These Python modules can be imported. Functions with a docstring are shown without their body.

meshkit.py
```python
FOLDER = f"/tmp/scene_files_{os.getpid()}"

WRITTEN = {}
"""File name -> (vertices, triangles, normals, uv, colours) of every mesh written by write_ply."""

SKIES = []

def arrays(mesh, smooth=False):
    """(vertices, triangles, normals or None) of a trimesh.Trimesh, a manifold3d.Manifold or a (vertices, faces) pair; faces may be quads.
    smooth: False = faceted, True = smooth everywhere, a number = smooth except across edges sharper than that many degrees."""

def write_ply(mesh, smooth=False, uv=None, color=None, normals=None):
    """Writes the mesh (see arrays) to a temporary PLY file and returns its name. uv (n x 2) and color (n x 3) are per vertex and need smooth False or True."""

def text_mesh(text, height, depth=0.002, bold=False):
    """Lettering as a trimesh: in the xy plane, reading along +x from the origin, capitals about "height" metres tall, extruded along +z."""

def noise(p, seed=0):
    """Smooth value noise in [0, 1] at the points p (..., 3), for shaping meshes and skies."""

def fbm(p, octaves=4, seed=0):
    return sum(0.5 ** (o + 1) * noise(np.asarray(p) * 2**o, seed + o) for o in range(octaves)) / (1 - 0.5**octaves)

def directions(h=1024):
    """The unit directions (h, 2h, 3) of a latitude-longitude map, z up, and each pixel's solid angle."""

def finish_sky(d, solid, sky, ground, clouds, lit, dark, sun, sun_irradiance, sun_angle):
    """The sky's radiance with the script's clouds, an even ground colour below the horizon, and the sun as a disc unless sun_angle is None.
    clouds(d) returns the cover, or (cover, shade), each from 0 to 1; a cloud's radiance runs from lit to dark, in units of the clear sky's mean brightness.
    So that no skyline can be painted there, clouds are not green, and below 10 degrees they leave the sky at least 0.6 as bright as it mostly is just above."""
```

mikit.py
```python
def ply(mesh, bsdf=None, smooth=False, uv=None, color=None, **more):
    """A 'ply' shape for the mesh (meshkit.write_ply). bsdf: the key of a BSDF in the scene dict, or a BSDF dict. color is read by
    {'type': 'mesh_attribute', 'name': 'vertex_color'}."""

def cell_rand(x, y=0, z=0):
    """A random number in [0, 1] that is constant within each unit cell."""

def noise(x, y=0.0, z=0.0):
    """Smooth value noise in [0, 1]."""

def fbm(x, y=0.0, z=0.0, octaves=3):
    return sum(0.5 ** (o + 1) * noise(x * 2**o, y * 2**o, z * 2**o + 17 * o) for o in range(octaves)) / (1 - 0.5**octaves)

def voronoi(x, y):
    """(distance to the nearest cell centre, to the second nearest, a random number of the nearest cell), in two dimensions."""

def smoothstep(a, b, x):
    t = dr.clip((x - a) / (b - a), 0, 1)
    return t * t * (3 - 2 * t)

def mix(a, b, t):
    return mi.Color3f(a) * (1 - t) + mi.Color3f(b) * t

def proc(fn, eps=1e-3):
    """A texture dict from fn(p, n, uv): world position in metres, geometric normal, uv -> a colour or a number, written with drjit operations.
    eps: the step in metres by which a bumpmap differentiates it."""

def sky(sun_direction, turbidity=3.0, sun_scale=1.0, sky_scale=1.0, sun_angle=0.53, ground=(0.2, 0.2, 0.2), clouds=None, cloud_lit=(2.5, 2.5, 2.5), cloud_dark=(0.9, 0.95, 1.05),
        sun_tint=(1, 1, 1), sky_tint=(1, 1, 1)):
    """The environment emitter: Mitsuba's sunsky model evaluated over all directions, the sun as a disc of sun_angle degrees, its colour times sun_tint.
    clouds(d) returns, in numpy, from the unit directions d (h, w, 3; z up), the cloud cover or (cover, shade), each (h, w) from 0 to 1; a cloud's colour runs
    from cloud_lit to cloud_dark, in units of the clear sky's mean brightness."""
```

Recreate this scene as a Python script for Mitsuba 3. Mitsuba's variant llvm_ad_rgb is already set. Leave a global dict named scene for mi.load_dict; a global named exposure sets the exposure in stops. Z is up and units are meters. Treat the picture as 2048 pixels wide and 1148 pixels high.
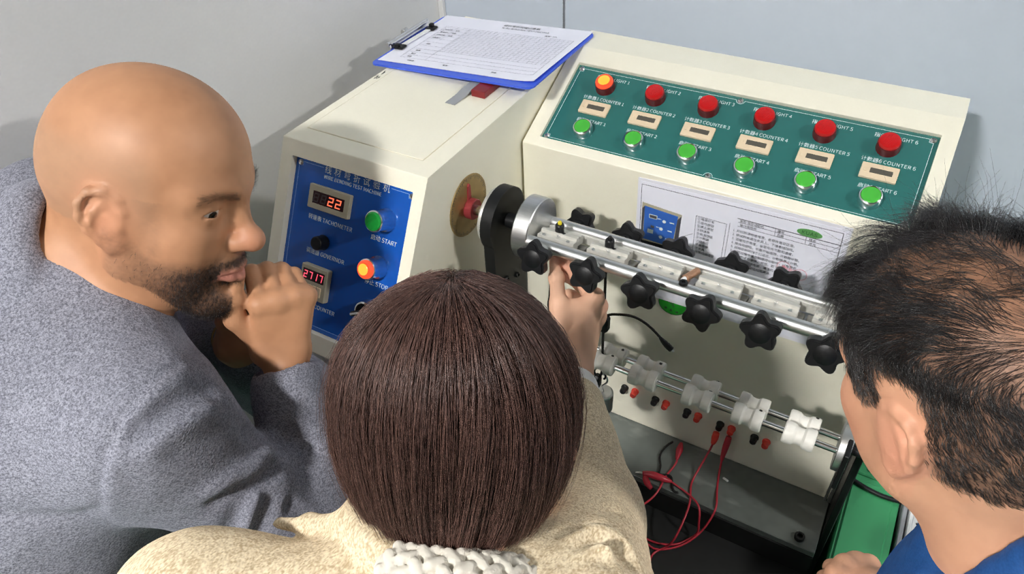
import math, random, glob
import numpy as np
import trimesh
import mitsuba as mi
import drjit as dr
import manifold3d as m3
import shapely
from shapely import affinity
from shapely.geometry import Polygon, Point, LineString
import mikit, meshkit
from mikit import proc, ply, smoothstep, mix

T = mi.ScalarTransform4f
scene, labels = {}, {}
exposure = 2.2

# ---------------------------------------------------------------- camera
CAM = np.array([0.5102, -0.8719, 0.5852])
CF = np.array([-0.3984, 0.6386, -0.6584]); CF /= np.linalg.norm(CF)
CU = np.array([-0.3020, 0.5860, 0.7519])
CU -= CF * (CU @ CF); CU /= np.linalg.norm(CU)
scene['camera'] = {'type': 'perspective', 'fov': math.degrees(2 * math.atan(1024 / 1478.1)), 'fov_axis': 'x', 'near_clip': 0.02, 'far_clip': 50.0,
                   'to_world': T().look_at(origin=CAM.tolist(), target=(CAM + CF).tolist(), up=CU.tolist())}

# ---------------------------------------------------------------- lights: ceiling lamps of the workshop
FLOOR, CEIL = -1.25, 1.62
LAMPS = [  # centre x, y, half sizes, radiance
    (2.35, -0.34, 0.08, 0.12, 84.0),
    (0.02, -2.15, 0.12, 0.08, 168.0),
]
LAMP_COLOR = np.array([1.0, 0.985, 0.955])

# ---------------------------------------------------------------- helpers
_count = {}
LAY = None           # a transform that obj() applies while it is set


def nk(name):
    """the key itself the first time, then name_001, name_002 ..."""
    n = _count.get(name, -1) + 1
    _count[name] = n
    return name if n == 0 else f'{name}_{n:03d}'


def obj(name, mesh, bsdf, smooth=False, label=None, cat=None, group=None, kind=None, **more):
    key = nk(name)
    if LAY is not None:
        mesh = moved(mesh, LAY)
    scene[key] = ply(mesh, bsdf, smooth, **more)
    tag(key, label, cat, group, kind)
    return key


def tag(key, label=None, cat=None, group=None, kind=None):
    d = {k: v for k, v in (('label', label), ('category', cat), ('group', group), ('kind', kind)) if v}
    if d:
        labels.setdefault(key, {}).update(d)


def thing(name, label, cat, group=None):
    key = nk(name)
    tag(key, label, cat, group)
    return key


def V(*a):
    return np.array(a, float)


def unit(a):
    a = np.asarray(a, float)
    return a / np.linalg.norm(a)


def frame(o, x, y, z):
    m = np.eye(4)
    m[:3, 0], m[:3, 1], m[:3, 2], m[:3, 3] = x, y, z, o
    return m


def axis_frame(o, z, hint=(0.123, 0.2, 0.97)):
    z = unit(z)
    x = np.cross(hint, z)
    if np.linalg.norm(x) < 1e-3:
        x = np.cross((1, 0, 0), z)
    x = unit(x)
    return frame(o, x, np.cross(z, x), z)


def moved(mesh, m):
    mesh = mesh.copy()
    mesh.apply_transform(m)
    return mesh


def cat(*ms):
    return trimesh.util.concatenate([m for m in ms if m is not None])


def box(lo, hi, c=0.0015):
    """a box from corner lo to corner hi with chamfered edges"""
    lo, hi = np.minimum(lo, hi), np.maximum(lo, hi)
    c = min(c, 0.45 * float((hi - lo).min()))
    pts = []
    for i in range(8):
        s = np.array([(i >> k) & 1 for k in range(3)])
        p = np.where(s, hi, lo).astype(float)
        d = np.where(s, -1, 1) * c
        for k in range(3):
            e = d.copy()
            e[k] = 0
            pts.append(p + e)
    return trimesh.convex.convex_hull(np.array(pts))


def extrude(poly, h, c=0.0):
    """polygon in the xy plane extruded to z = h, the top edge chamfered by c"""
    if c <= 0:
        return trimesh.creation.extrude_polygon(poly, h, engine='earcut')
    cs = m3.CrossSection([np.array(shapely.geometry.polygon.orient(poly).exterior.coords)[:-1]])
    man = m3.Manifold.extrude(cs, h - c) + m3.Manifold.extrude(cs.offset(-c, m3.JoinType.Miter), h)
    return from_man(man)


def from_man(man):
    m = man.to_mesh()
    return trimesh.Trimesh(np.array(m.vert_properties[:, :3], float), np.array(m.tri_verts), process=False)


def to_man(mesh):
    return m3.Manifold(m3.Mesh(vert_properties=np.asarray(mesh.vertices, np.float32), tri_verts=np.asarray(mesh.faces, np.uint32)))


def lathe(profile, n=36):
    """profile [(r, z) ...] revolved about z"""
    m = trimesh.creation.revolve(np.array(profile, float), sections=n)
    if m.volume < 0:
        m.invert()
    return m


def rod(a, b, r, n=24, c=0.0):
    a, b = np.asarray(a, float), np.asarray(b, float)
    L = np.linalg.norm(b - a)
    c = c or min(0.1 * r, 0.2 * L)
    return moved(lathe([(0, 0), (r - c, 0), (r, c), (r, L - c), (r - c, L), (0, L)], n), axis_frame(a, b - a))


def tube(path, r, n=8, sub=6, closed=False):
    """a round tube along a smooth curve through the points; r: radius or one per point"""
    from scipy.interpolate import CubicSpline
    path = np.asarray(path, float)
    r = np.broadcast_to(np.asarray(r, float), (len(path),))
    if len(path) > 2:
        t = np.concatenate([[0], np.cumsum(np.linalg.norm(np.diff(path, axis=0), axis=1) ** 0.7)])
        tt = np.linspace(0, t[-1], (len(path) - 1) * sub + 1)
        r = np.interp(tt, t, r)
        path = CubicSpline(t, path)(tt)
    tan = np.gradient(path, axis=0)
    tan /= np.linalg.norm(tan, axis=1, keepdims=True)
    u = np.cross(tan[0], (0.3, 0.5, 0.8))
    rings = []
    for p, d, rr in zip(path, tan, r):
        u = unit(u - d * (u @ d))
        w = np.cross(d, u)
        a = np.arange(n) * 2 * np.pi / n
        rings.append(p + rr * (np.cos(a)[:, None] * u + np.sin(a)[:, None] * w))
    v = np.vstack(rings + [path[:1], path[-1:]])
    f, k = [], len(path)
    for i in range(k - 1):
        for j in range(n):
            a, b = i * n + j, i * n + (j + 1) % n
            f += [(a, b, b + n), (a, b + n, a + n)]
    for j in range(n):
        f += [((j + 1) % n, j, k * n), ((k - 1) * n + j, (k - 1) * n + (j + 1) % n, k * n + 1)]
    return trimesh.Trimesh(v, np.array(f), process=False)


_FONTS = {}


def lettering(text, height, depth=0.0003, font='Noto Sans CJK', align='l', res=40):
    """writing as a thin mesh in the xy plane, capitals about "height" tall"""
    from PIL import Image, ImageDraw, ImageFont
    key = (font, res)
    if key not in _FONTS:
        _FONTS[key] = ImageFont.truetype([f for f in glob.glob('/opt/blender-*/*/datafiles/fonts/*.woff2') if font in f][0], res)
    fnt = _FONTS[key]
    x0, y0, x1, y1 = fnt.getbbox(text, anchor='ls')
    im = Image.new('L', (x1 - x0 + 8, y1 - y0 + 8))
    ImageDraw.Draw(im).text((4 - x0, 4 - y0), text, 255, fnt, anchor='ls')
    on = np.pad(np.asarray(im) > 110, ((0, 0), (1, 1))).astype(np.int8)
    rows, starts = np.nonzero(np.diff(on, axis=1) == 1)
    ends = np.nonzero(np.diff(on, axis=1) == -1)[1]
    shape = shapely.union_all(shapely.box(starts, -rows - 1, ends, -rows)).simplify(0.8)
    s = height / (0.73 * res)
    off = {'l': 0, 'c': -0.5 * (x1 - x0), 'r': -(x1 - x0)}[align]
    shape = affinity.affine_transform(shape, [s, 0, 0, s, (off - 4) * s, (4 - y0) * s])
    return cat(*[trimesh.creation.extrude_polygon(g, depth, engine='earcut') for g in getattr(shape, 'geoms', [shape]) if g.area > 0])


def flat(poly, depth=0.0003, z=0.0):
    m = trimesh.creation.extrude_polygon(poly, depth, engine='earcut')
    m.apply_translation((0, 0, z))
    return m


def strip(pts, w, depth=0.0003, z=0.0):
    return flat(LineString(pts).buffer(w / 2, cap_style='flat', join_style='mitre'), depth, z)


# ---------------------------------------------------------------- materials
def rgb(*c):
    return {'type': 'rgb', 'value': [float(x) for x in c]}


def srgb(*c):
    c = np.array(c, float) / 255
    return tuple(float(x) for x in np.where(c < 0.04045, c / 12.92, ((c + 0.055) / 1.055) ** 2.4))


def mat(name, color, rough=0.5, metal=0.0, spec=0.5, coat=0.0, bump=None, **kw):
    base = color if isinstance(color, dict) else rgb(*color)
    d = {'type': 'principled', 'base_color': base, 'roughness': rough, 'metallic': metal, 'specular': spec, **kw}
    if coat:
        d |= {'clearcoat': coat, 'clearcoat_gloss': 0.9}
    if bump:
        d = {'type': 'bumpmap', 'arbitrary': proc(bump[0], bump[1]), 'scale': bump[2], 'bsdf': d}
    scene[name] = {'type': 'twosided', 'bsdf': d}
    return name


N3 = mikit.noise
FB = mikit.fbm


def paint_cream(p, n, uv):
    a = FB(p.x * 9, p.y * 9, p.z * 9)
    b = N3(p.x * 900, p.y * 900, p.z * 900)
    return mix(srgb(231, 226, 206), srgb(241, 237, 220), a * 0.8 + b * 0.2)


def wall_gray(p, n, uv):
    a = FB(p.x * 3, p.y * 3, p.z * 3)
    b = N3(p.x * 350, p.y * 350, p.z * 350)
    return mix(srgb(214, 213, 213), srgb(223, 222, 222), a * 0.7 + b * 0.3)


def wall_blue(p, n, uv):
    a = FB(p.x * 3 + 7, p.y * 3, p.z * 3)
    return mix(srgb(194, 202, 215), srgb(202, 210, 222), a)


def plate_dark(p, n, uv):
    a = FB(p.x * 14, p.y * 20, p.z * 14)
    b = FB(p.x * 90 + 3, p.y * 90, p.z * 90)
    s = smoothstep(0.60, 0.80, FB(p.x * 25 + 11, p.y * 60, p.z * 25))
    return mix(mix(srgb(74, 79, 76), srgb(112, 118, 114), a * 0.7 + b * 0.3), srgb(150, 154, 150), s * 0.35)


def brushed(p, n, uv):
    return mix((0.62, 0.62, 0.61), (0.80, 0.80, 0.79), FB(p.x * 60, p.y * 900, p.z * 900))


def brass_c(p, n, uv):
    return mix((0.30, 0.20, 0.08), (0.48, 0.35, 0.16), FB(p.x * 40, p.y * 60, p.z * 60))


def nylon(p, n, uv):
    return mix(srgb(216, 213, 204), srgb(232, 230, 222), FB(p.x * 120, p.y * 120, p.z * 120))


def paper_c(p, n, uv):
    return mix(srgb(226, 227, 240), srgb(236, 236, 247), FB(p.x * 20, p.y * 20, p.z * 20))


mat('paint_cream', proc(paint_cream), 0.45, bump=(lambda p, n, uv: N3(p.x * 700, p.y * 700, p.z * 700), 3e-4, 6e-5))
mat('paint_wall', proc(wall_gray), 0.6)
mat('paint_wall_blue', proc(wall_blue), 0.5)
mat('floor_green', srgb(70, 120, 92), 0.4)
mat('ceiling_white', srgb(140, 140, 138), 0.8)
mat('paint_wall_far', srgb(128, 130, 134), 0.7)
mat('seam_dark', srgb(110, 112, 116), 0.7)
mat('steel_dark', proc(plate_dark), 0.38, bump=(lambda p, n, uv: FB(p.x * 120, p.y * 120, p.z * 120), 5e-4, 2e-4))
mat('steel_black', srgb(19, 20, 21), 0.45, spec=.3)
mat('black_inside', srgb(20, 21, 21), 0.6)
mat('alu', proc(brushed), 0.38, metal=1.0)
mat('alu_matte', srgb(196, 194, 187), 0.42, metal=0.35)
mat('chrome', (0.78, 0.78, 0.78), 0.12, metal=1.0)
mat('teal', srgb(44, 104, 100), 0.22, coat=0.7)
mat('blue_panel', srgb(16, 84, 178), 0.24, coat=0.6)
mat('ink_white', srgb(214, 226, 228), 0.5)
mat('ink_pale', srgb(120, 160, 215), 0.5)
mat('ink_dark', srgb(66, 66, 74), 0.7)
mat('ink_grey', srgb(150, 152, 164), 0.7)
mat('ink_red', srgb(206, 130, 142), 0.7)
mat('ink_green', srgb(90, 150, 84), 0.7)
mat('ink_green_dark', srgb(40, 88, 44), 0.7)
mat('ink_blue', srgb(52, 100, 186), 0.5)
mat('plastic_black', srgb(16, 17, 19), 0.42, spec=.35, bump=(lambda p, n, uv: N3(p.x * 1100, p.y * 1100, p.z * 1100), 2e-4, 5e-5))
mat('rubber_black', srgb(18, 18, 19), 0.45)
mat('rubber_red', srgb(176, 44, 58), 0.35)
mat('plastic_red', srgb(222, 66, 52), 0.35)
mat('lens_red', srgb(186, 14, 16), 0.16, coat=0.8)
mat('lens_base', srgb(86, 10, 14), 0.3)
mat('cap_green', srgb(72, 176, 62), 0.35)
mat('lens_green', srgb(18, 142, 52), 0.2, coat=0.6)
mat('bezel_beige', srgb(222, 202, 172), 0.45)
mat('bezel_grey', srgb(176, 170, 150), 0.45)
mat('lcd', srgb(88, 84, 76), 0.25)
mat('led_window', srgb(44, 8, 10), 0.2)
mat('brass', proc(brass_c), 0.4, metal=0.6)
mat('anodised_red', srgb(160, 62, 66), 0.3, metal=0.3)
mat('nylon', proc(nylon), 0.4, spec=0.4)
mat('paper', proc(paper_c), 0.7)
mat('board_blue', srgb(66, 98, 214), 0.35)
mat('strap_grey', srgb(150, 152, 156), 0.5)
mat('red_dark', srgb(120, 24, 28), 0.4)
mat('carrier_grey', srgb(118, 116, 110), 0.5)
mat('copper', srgb(170, 128, 100), 0.4, metal=0.4)
mat('yellow', srgb(220, 200, 40), 0.4)
mat('paint_green', srgb(62, 148, 96), 0.35)
mat('white_plastic', srgb(226, 226, 226), 0.5)
mat('sleeve_clear', srgb(232, 232, 240), 0.12)


def emit(power, color):
    return {'type': 'area', 'radiance': rgb(*(np.array(color) * power))}


# ---------------------------------------------------------------- the room
XW, YW = -0.40, 0.37
XR, YF = 3.4, -3.6
obj('floor', box((XW - .1, YF - .1, FLOOR - .1), (XR + .1, YW + .1, FLOOR), 0), 'floor_green', kind='structure', label='green painted workshop floor')
obj('ceiling', box((XW - .1, YF - .1, CEIL), (XR + .1, YW + .1, CEIL + .1), 0), 'ceiling_white', kind='structure', label='pale workshop ceiling')
obj('wall_left', box((XW - .1, YF - .1, FLOOR), (XW, YW + .1, CEIL), 0), 'paint_wall', kind='structure', label='light grey wall panel on the left')
obj('wall_back', box((XW, YW, FLOOR), (XR + .1, YW + .1, CEIL), 0), 'paint_wall_blue', kind='structure', label='blue-grey wall panel behind the machine')
obj('wall_right', box((XR, YF, FLOOR), (XR + .1, YW, CEIL), 0), 'paint_wall_far', kind='structure', label='grey wall opposite')
obj('wall_front', box((XW, YF - .1, FLOOR), (XR, YF, CEIL), 0), 'paint_wall_far', kind='structure', label='grey wall opposite')
obj('trim_1', box((XW, YW - .012, FLOOR), (XW + .012, YW, CEIL), .002), 'paint_wall', kind='structure', label='narrow metal corner strip between the two walls')
obj('trim_2', cat(box((-0.118, YW - .0015, FLOOR), (-0.1165, YW, CEIL), 0), box((-.115, YW - .0015, FLOOR), (-.114, YW, CEIL), 0)), 'seam_dark', kind='structure', label='thin vertical panel joint in the back wall')
for (lx_, ly_, hx, hy, pw), lab in zip(LAMPS, ('ceiling lamp panel far right of the machine', 'ceiling lamp panel behind the photographer')):
    k = thing('ceiling_lamp', lab, 'lamp', 'ceiling lamps')
    obj(k + '__housing', cat(box((lx_ - hx - .03, ly_ - hy - .03, CEIL - .05), (lx_ + hx + .03, ly_ - hy, CEIL)), box((lx_ - hx - .03, ly_ + hy, CEIL - .05), (lx_ + hx + .03, ly_ + hy + .03, CEIL)),
                             box((lx_ - hx - .03, ly_ - hy, CEIL - .05), (lx_ - hx, ly_ + hy, CEIL)), box((lx_ + hx, ly_ - hy, CEIL - .05), (lx_ + hx + .03, ly_ + hy, CEIL))), 'ceiling_white')
    scene[k + '__diffuser'] = ply(trimesh.Trimesh(np.array([[lx_ - hx, ly_ - hy, CEIL - .04], [lx_ + hx, ly_ - hy, CEIL - .04], [lx_ + hx, ly_ + hy, CEIL - .04], [lx_ - hx, ly_ + hy, CEIL - .04]]),
                                                  np.array([[0, 2, 1], [0, 3, 2]]), process=False), 'ceiling_white', emitter=emit(pw, LAMP_COLOR))

# ---------------------------------------------------------------- the testing machine
M = thing('testing_machine', 'cream wire bending test machine with blue and green panels, clamp bar and rollers', 'machine')
# plane of the sloping button panel (right) and of the steep blue panel (left)
AL = math.radians(64.443)
tr, nr = V(0, math.sin(AL), math.cos(AL)), V(0, -math.cos(AL), math.sin(AL))
RP = frame(V(0, 0, 0), V(1, 0, 0), tr, nr)
LW, LT = 0.2492, math.radians(29.65)
dl, nl = V(0, -math.sin(LT), -math.cos(LT)), V(0, -math.cos(LT), math.sin(LT))
LX, LY, LZ = -0.004, -0.2376, 0.0694
LP = frame(V(LX - LW, LY, LZ), V(1, 0, 0), -dl, nl)
W, H, ZB = 0.573, 0.1983, -0.554
CW = 0.589                       # the lower face reaches the side plate


def yz_extrude(pts, x0, x1, r=0.0):
    """polygon given in (y, z) extruded from x0 to x1"""
    pl = Polygon(pts)
    if r:
        pl = pl.buffer(-r).buffer(r, quad_segs=4)
    m = trimesh.creation.extrude_polygon(pl, x1 - x0, engine='earcut')
    return moved(m, frame(V(x0, 0, 0), V(0, 1, 0), V(0, 0, 1), V(1, 0, 0)))


top = H * tr
cab = to_man(yz_extrude([(0, ZB), (0, 0), (top[1], top[2]), (0.245, top[2]), (0.245, ZB)], 0.0, W, 0.0035))
cab = cab + to_man(box((W - .01, 0.001, ZB), (CW, 0.245, -0.2), .001))
rec = moved(box((0.0225, 0.0165, -0.0075), (0.5525, 0.1660, 0.05), .001), RP)
cab = cab - to_man(rec)
obj(M + '__main_cabinet', from_man(cab), 'paint_cream', 30)
# button panel
U0, U1, V0, V1 = 0.0228, 0.5522, 0.0168, 0.1657
pan = obj(M + '__button_panel', moved(box((U0, V0, -0.0072), (U1, V1, -0.0055), .0004), RP), 'teal', label='dark green button panel with white lettering')
NZ = -0.0055
u0, u1, v0, v1 = U0 + .0055, U1 - .0055, V0 + .0055, V1 - .0055
ch = 0.0055
ring = Polygon([(u0 + ch, v0), (u1 - ch, v0), (u1 - ch, v0 + ch), (u1, v0 + ch), (u1, v1 - ch), (u1 - ch, v1 - ch), (u1 - ch, v1), (u0 + ch, v1), (u0 + ch, v1 - ch), (u0, v1 - ch), (u0, v0 + ch), (u0 + ch, v0 + ch)])
ring = ring.difference(Point(0.2866, v1).buffer(.006)).difference(Point(0.2866, v0).buffer(.006))
obj(pan + '__border_line', moved(flat(ring.difference(ring.buffer(-.0007)), .0002, NZ), RP), 'ink_white')
for (su, sv) in ((u0 + .0015, v0 + .0015), (u0 + .0015, v1 - .0015), (u1 - .0015, v0 + .0015), (u1 - .0015, v1 - .0015), (0.2866, v0 + .001), (0.2866, v1 - .001)):
    sc = lathe([(0, .0024), (.0012, .0024), (.0013, .0016), (.0030, .0022), (.0042, .0010), (.0044, 0), (0, 0)], 20)
    obj(pan + '__screw', moved(sc, RP @ trimesh.transformations.translation_matrix((su, sv, NZ))), 'chrome', 30)
XS = [0.0824 + .0826 * i for i in range(6)]
DX = 0.00082
txt = []
for i, x in enumerate(XS):
    n = i + 1
    for s, vv, dx in ((f'指示灯{n} LIGHT {n}', 0.1475, -.0215), (f'计数器{n} COUNTER {n}', 0.1065, -.0275), (f'启动{n} START {n}', 0.0640, -.0200)):
        t = lettering(s, 0.0054)
        t.apply_translation((x + dx, vv, NZ))
        txt.append(t)
obj(pan + '__lettering', moved(cat(*txt), RP), 'ink_white', kind='stuff')
cap_dome = [(0, .0155), (.0105, .0155), (.0130, .0150), (.0138, .0138), (.0140, .002), (.0150, .0015), (.0152, 0), (0, 0)]
for i, x in enumerate(XS):
    at = lambda v, z=NZ: RP @ trimesh.transformations.translation_matrix((x, v, z))
    # indicator lamp: dark red skirt, ribbed lens
    k = obj(M + '__indicator_light', moved(lathe([(0, 0), (.0152, 0), (.0154, .002), (.0150, .0035), (.0148, .0125), (.0140, .0135), (0, .0135)], 36), at(0.1322)), 'lens_base', 30,
            label='lit orange-red indicator lamp' if i == 0 else 'dark unlit red indicator lamp')
    lens = [lathe([(0, .0185), (.0102, .0185), (.0128, .0178), (.0137, .0160), (.0137, .0135), (0, .0135)], 36)]
    for j in range(-3, 4):
        w_ = math.sqrt(.0098 ** 2 - (j * .0026) ** 2)
        lens.append(moved(box((-w_, j * .0026 - .0005, .0183), (w_, j * .0026 + .0005, .0190), .0002), trimesh.transformations.rotation_matrix(math.radians(62), (0, 0, 1))))
    lk = obj(k + '__lens', moved(cat(*lens), at(0.1322)), 'lens_red', 30)
    if i == 0:
        scene[lk]['emitter'] = emit(.32, (1.0, 0.07, 0.02))
        core = obj(k + '__glowing_core', moved(lathe([(0, .0196), (.0075, .0196), (.0092, .0190), (.0092, .0180), (0, .0180)], 32), at(0.1322)), 'lens_red', 30)
        scene[core]['emitter'] = emit(.52, (1.0, 0.27, 0.025))
    # counter
    k = obj(M + '__counter', moved(box((-.0232, -.0118, 0), (.0232, .0118, .0050), .0009), at(0.0893)), 'bezel_beige')
    obj(k + '__display', moved(box((-.0115, -.0038, .0047), (.0165, .0042, .0053), .0003), at(0.0893)), 'lcd')
    obj(k + '__reset_key', moved(box((-.0195, -.0030, .0047), (-.0150, .0028, .0058), .0005), at(0.0893)), 'bezel_beige')
    # start button
    k = obj(M + '__start_button', moved(lathe([(0, 0), (.0150, 0), (.0154, .003), (.0154, .0090), (.0142, .0125), (.0125, .0135), (.0122, .0120), (0, .0120)], 40), at(0.0470)), 'chrome', 30,
            label='green push button in a chrome ring')
    obj(k + '__cap', moved(lathe([(0, .0140), (.0112, .0140), (.0121, .0134), (.0121, .011), (0, .011)], 40), at(0.0470)), 'cap_green', 30)

# the control box on the left
f0 = V(LY, LZ)
fb = f0 + 0.2975 * dl[1:]
# top edges are bevelled
cb = to_man(yz_extrude([(f0[0], f0[1]), (0.245, f0[1]), (0.245, fb[1]), (fb[0], fb[1])], LX - LW, LX, 0.003))
cb = cb - to_man(moved(box((0.0205, -0.2665, -0.0125), (0.2310, -0.0232, 0.05), .0012), LP))
# groove around the lid
LID = (LX - LW + .016, LY + .033, LX - .031, 0.22)
g = to_man(box((LID[0] - .0012, LID[1] - .0012, LZ - .0022), (LID[2] + .0012, LID[3] + .0012, LZ + .01), 0)) - to_man(box((LID[0], LID[1], LZ - .01), (LID[2], LID[3], LZ + .02), 0))
cb = cb - g
cbk = obj(M + '__control_box', from_man(cb), 'paint_cream', 30)
obj(M + '__control_box__lid', box((LID[0], LID[1], LZ - .001), (LID[2], LID[3], LZ + .0008), .0006), 'paint_cream')
rng = np.random.default_rng(5)
chips = []
for _ in range(14):
    c = V(-0.2465 + rng.normal() * .0016, -0.035 + .028 * rng.random(), LZ)
    a = Polygon([(c[0] + .0016 * rng.random() * math.cos(t), c[1] + .0034 * (.3 + rng.random()) * math.sin(t)) for t in np.linspace(0, 2 * math.pi, 7)[:-1]])
    if a.is_valid and a.area > 0:
        chips.append(flat(a, .0002, LZ))
obj(M + '__control_box__paint_chips', cat(*chips), 'black_inside', kind='stuff', label='dark chips in the paint')

bp = obj(M + '__meter_panel', moved(box((0.0205, -0.2662, -0.0122), (0.2310, -0.0236, -0.0105), .0004), LP), 'blue_panel', label='bright blue meter panel with white lettering')
PZ = -0.0105
lat = lambda u, v, z=PZ: LP @ trimesh.transformations.translation_matrix((u, -v, z))
line = Polygon([(0.0335, -.0285), (0.2195, -.0285), (.2195, -.034), (0.2255, -.034), (0.2255, -.2600), (0.0262, -.2600), (0.0262, -.034), (.0335, -.034)])
gap = shapely.box(0.071, -.05, 0.190, -.02)
obj(bp + '__border_line', moved(flat(line.difference(line.buffer(-.0009)).difference(gap), .0002, PZ), LP), 'ink_pale')
for (su, sv) in ((.0292, .0308), (.2240, .0312), (.0292, .2575), (.2240, .2575)):
    obj(bp + '__screw', moved(lathe([(0, .0024), (.0012, .0024), (.0013, .0014), (.0030, .0022), (.0042, .0010), (.0044, 0), (0, 0)], 20), lat(su, sv)), 'chrome', 30)
tx = []
for s, u, v, h in (('线材弯折试验机', .0735, .0345, .0090), ('WIRE BENDING TEST MACHINE', .0735, .0435, .0052), ('转速表 TACHOMETER', .0560, .1050, .0060), ('启动 START', .1690, .1040, .0062),
                   ('调速器 GOVERNOR', .0610, .1540, .0060), ('停止 STOP', .1710, .1670, .0062), ('计数器 COUNTER', .0640, .2330, .0060), ('电源 POWER', .1690, .2340, .0062)):
    t = lettering(s, h, font='Noto Sans CJK')
    if s.startswith('线'):
        t = cat(*[m_ for j, c in enumerate(s) for m_ in [moved(lettering(c, h), trimesh.transformations.translation_matrix((j * .0170, 0, 0)))]])
    t.apply_translation((u, -v, PZ))
    tx.append(t)
obj(bp + '__lettering', moved(cat(*tx), LP), 'ink_white', kind='stuff')

SEG = {'2': 'abged', '7': 'abc', '1': 'bc', '8': 'abcdefg'}


def digit(ch, w, h, t):
    sh = {'a': (0, h - t, w, h), 'g': (0, h / 2 - t / 2, w, h / 2 + t / 2), 'd': (0, 0, w, t), 'f': (0, h / 2, t, h), 'e': (0, 0, t, h / 2), 'b': (w - t, h / 2, w, h), 'c': (w - t, 0, w, h / 2)}
    m = shapely.union_all([shapely.box(*sh[k]).buffer(-t * .07) for k in SEG[ch]])
    m = affinity.skew(m, 8)
    return cat(*[trimesh.creation.extrude_polygon(g_, .0003, engine='earcut') for g_ in getattr(m, 'geoms', [m])])


# tachometer
k = obj(M + '__tachometer', moved(cat(box((.0567, -.0883, PZ), (.1303, -.0540, PZ + .0075), .001)), LP), 'bezel_grey', label='grey framed tachometer reading 22')
obj(k + '__display', moved(box((.0655, -.0800, PZ + .0071), (.1215, -.0625, PZ + .0079), .0003), LP), 'led_window')
dd = [moved(digit(c, .0095, .0130, .0021), LP @ trimesh.transformations.translation_matrix((.0935 + .0135 * j, -.0780, PZ + .0079))) for j, c in enumerate('22')]
dk = obj(k + '__digits', cat(*dd), 'lens_red')
scene[dk]['emitter'] = emit(.46, (1.0, 0.11, 0.05))
dd = [moved(digit('8', .0095, .0130, .0021), LP @ trimesh.transformations.translation_matrix((.0672 + .0132 * j, -.0780, PZ + .0079))) for j in range(2)]
mat('led_off', srgb(64, 54, 56), 0.4)
obj(k + '__unlit_digits', cat(*dd), 'led_off')
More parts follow.
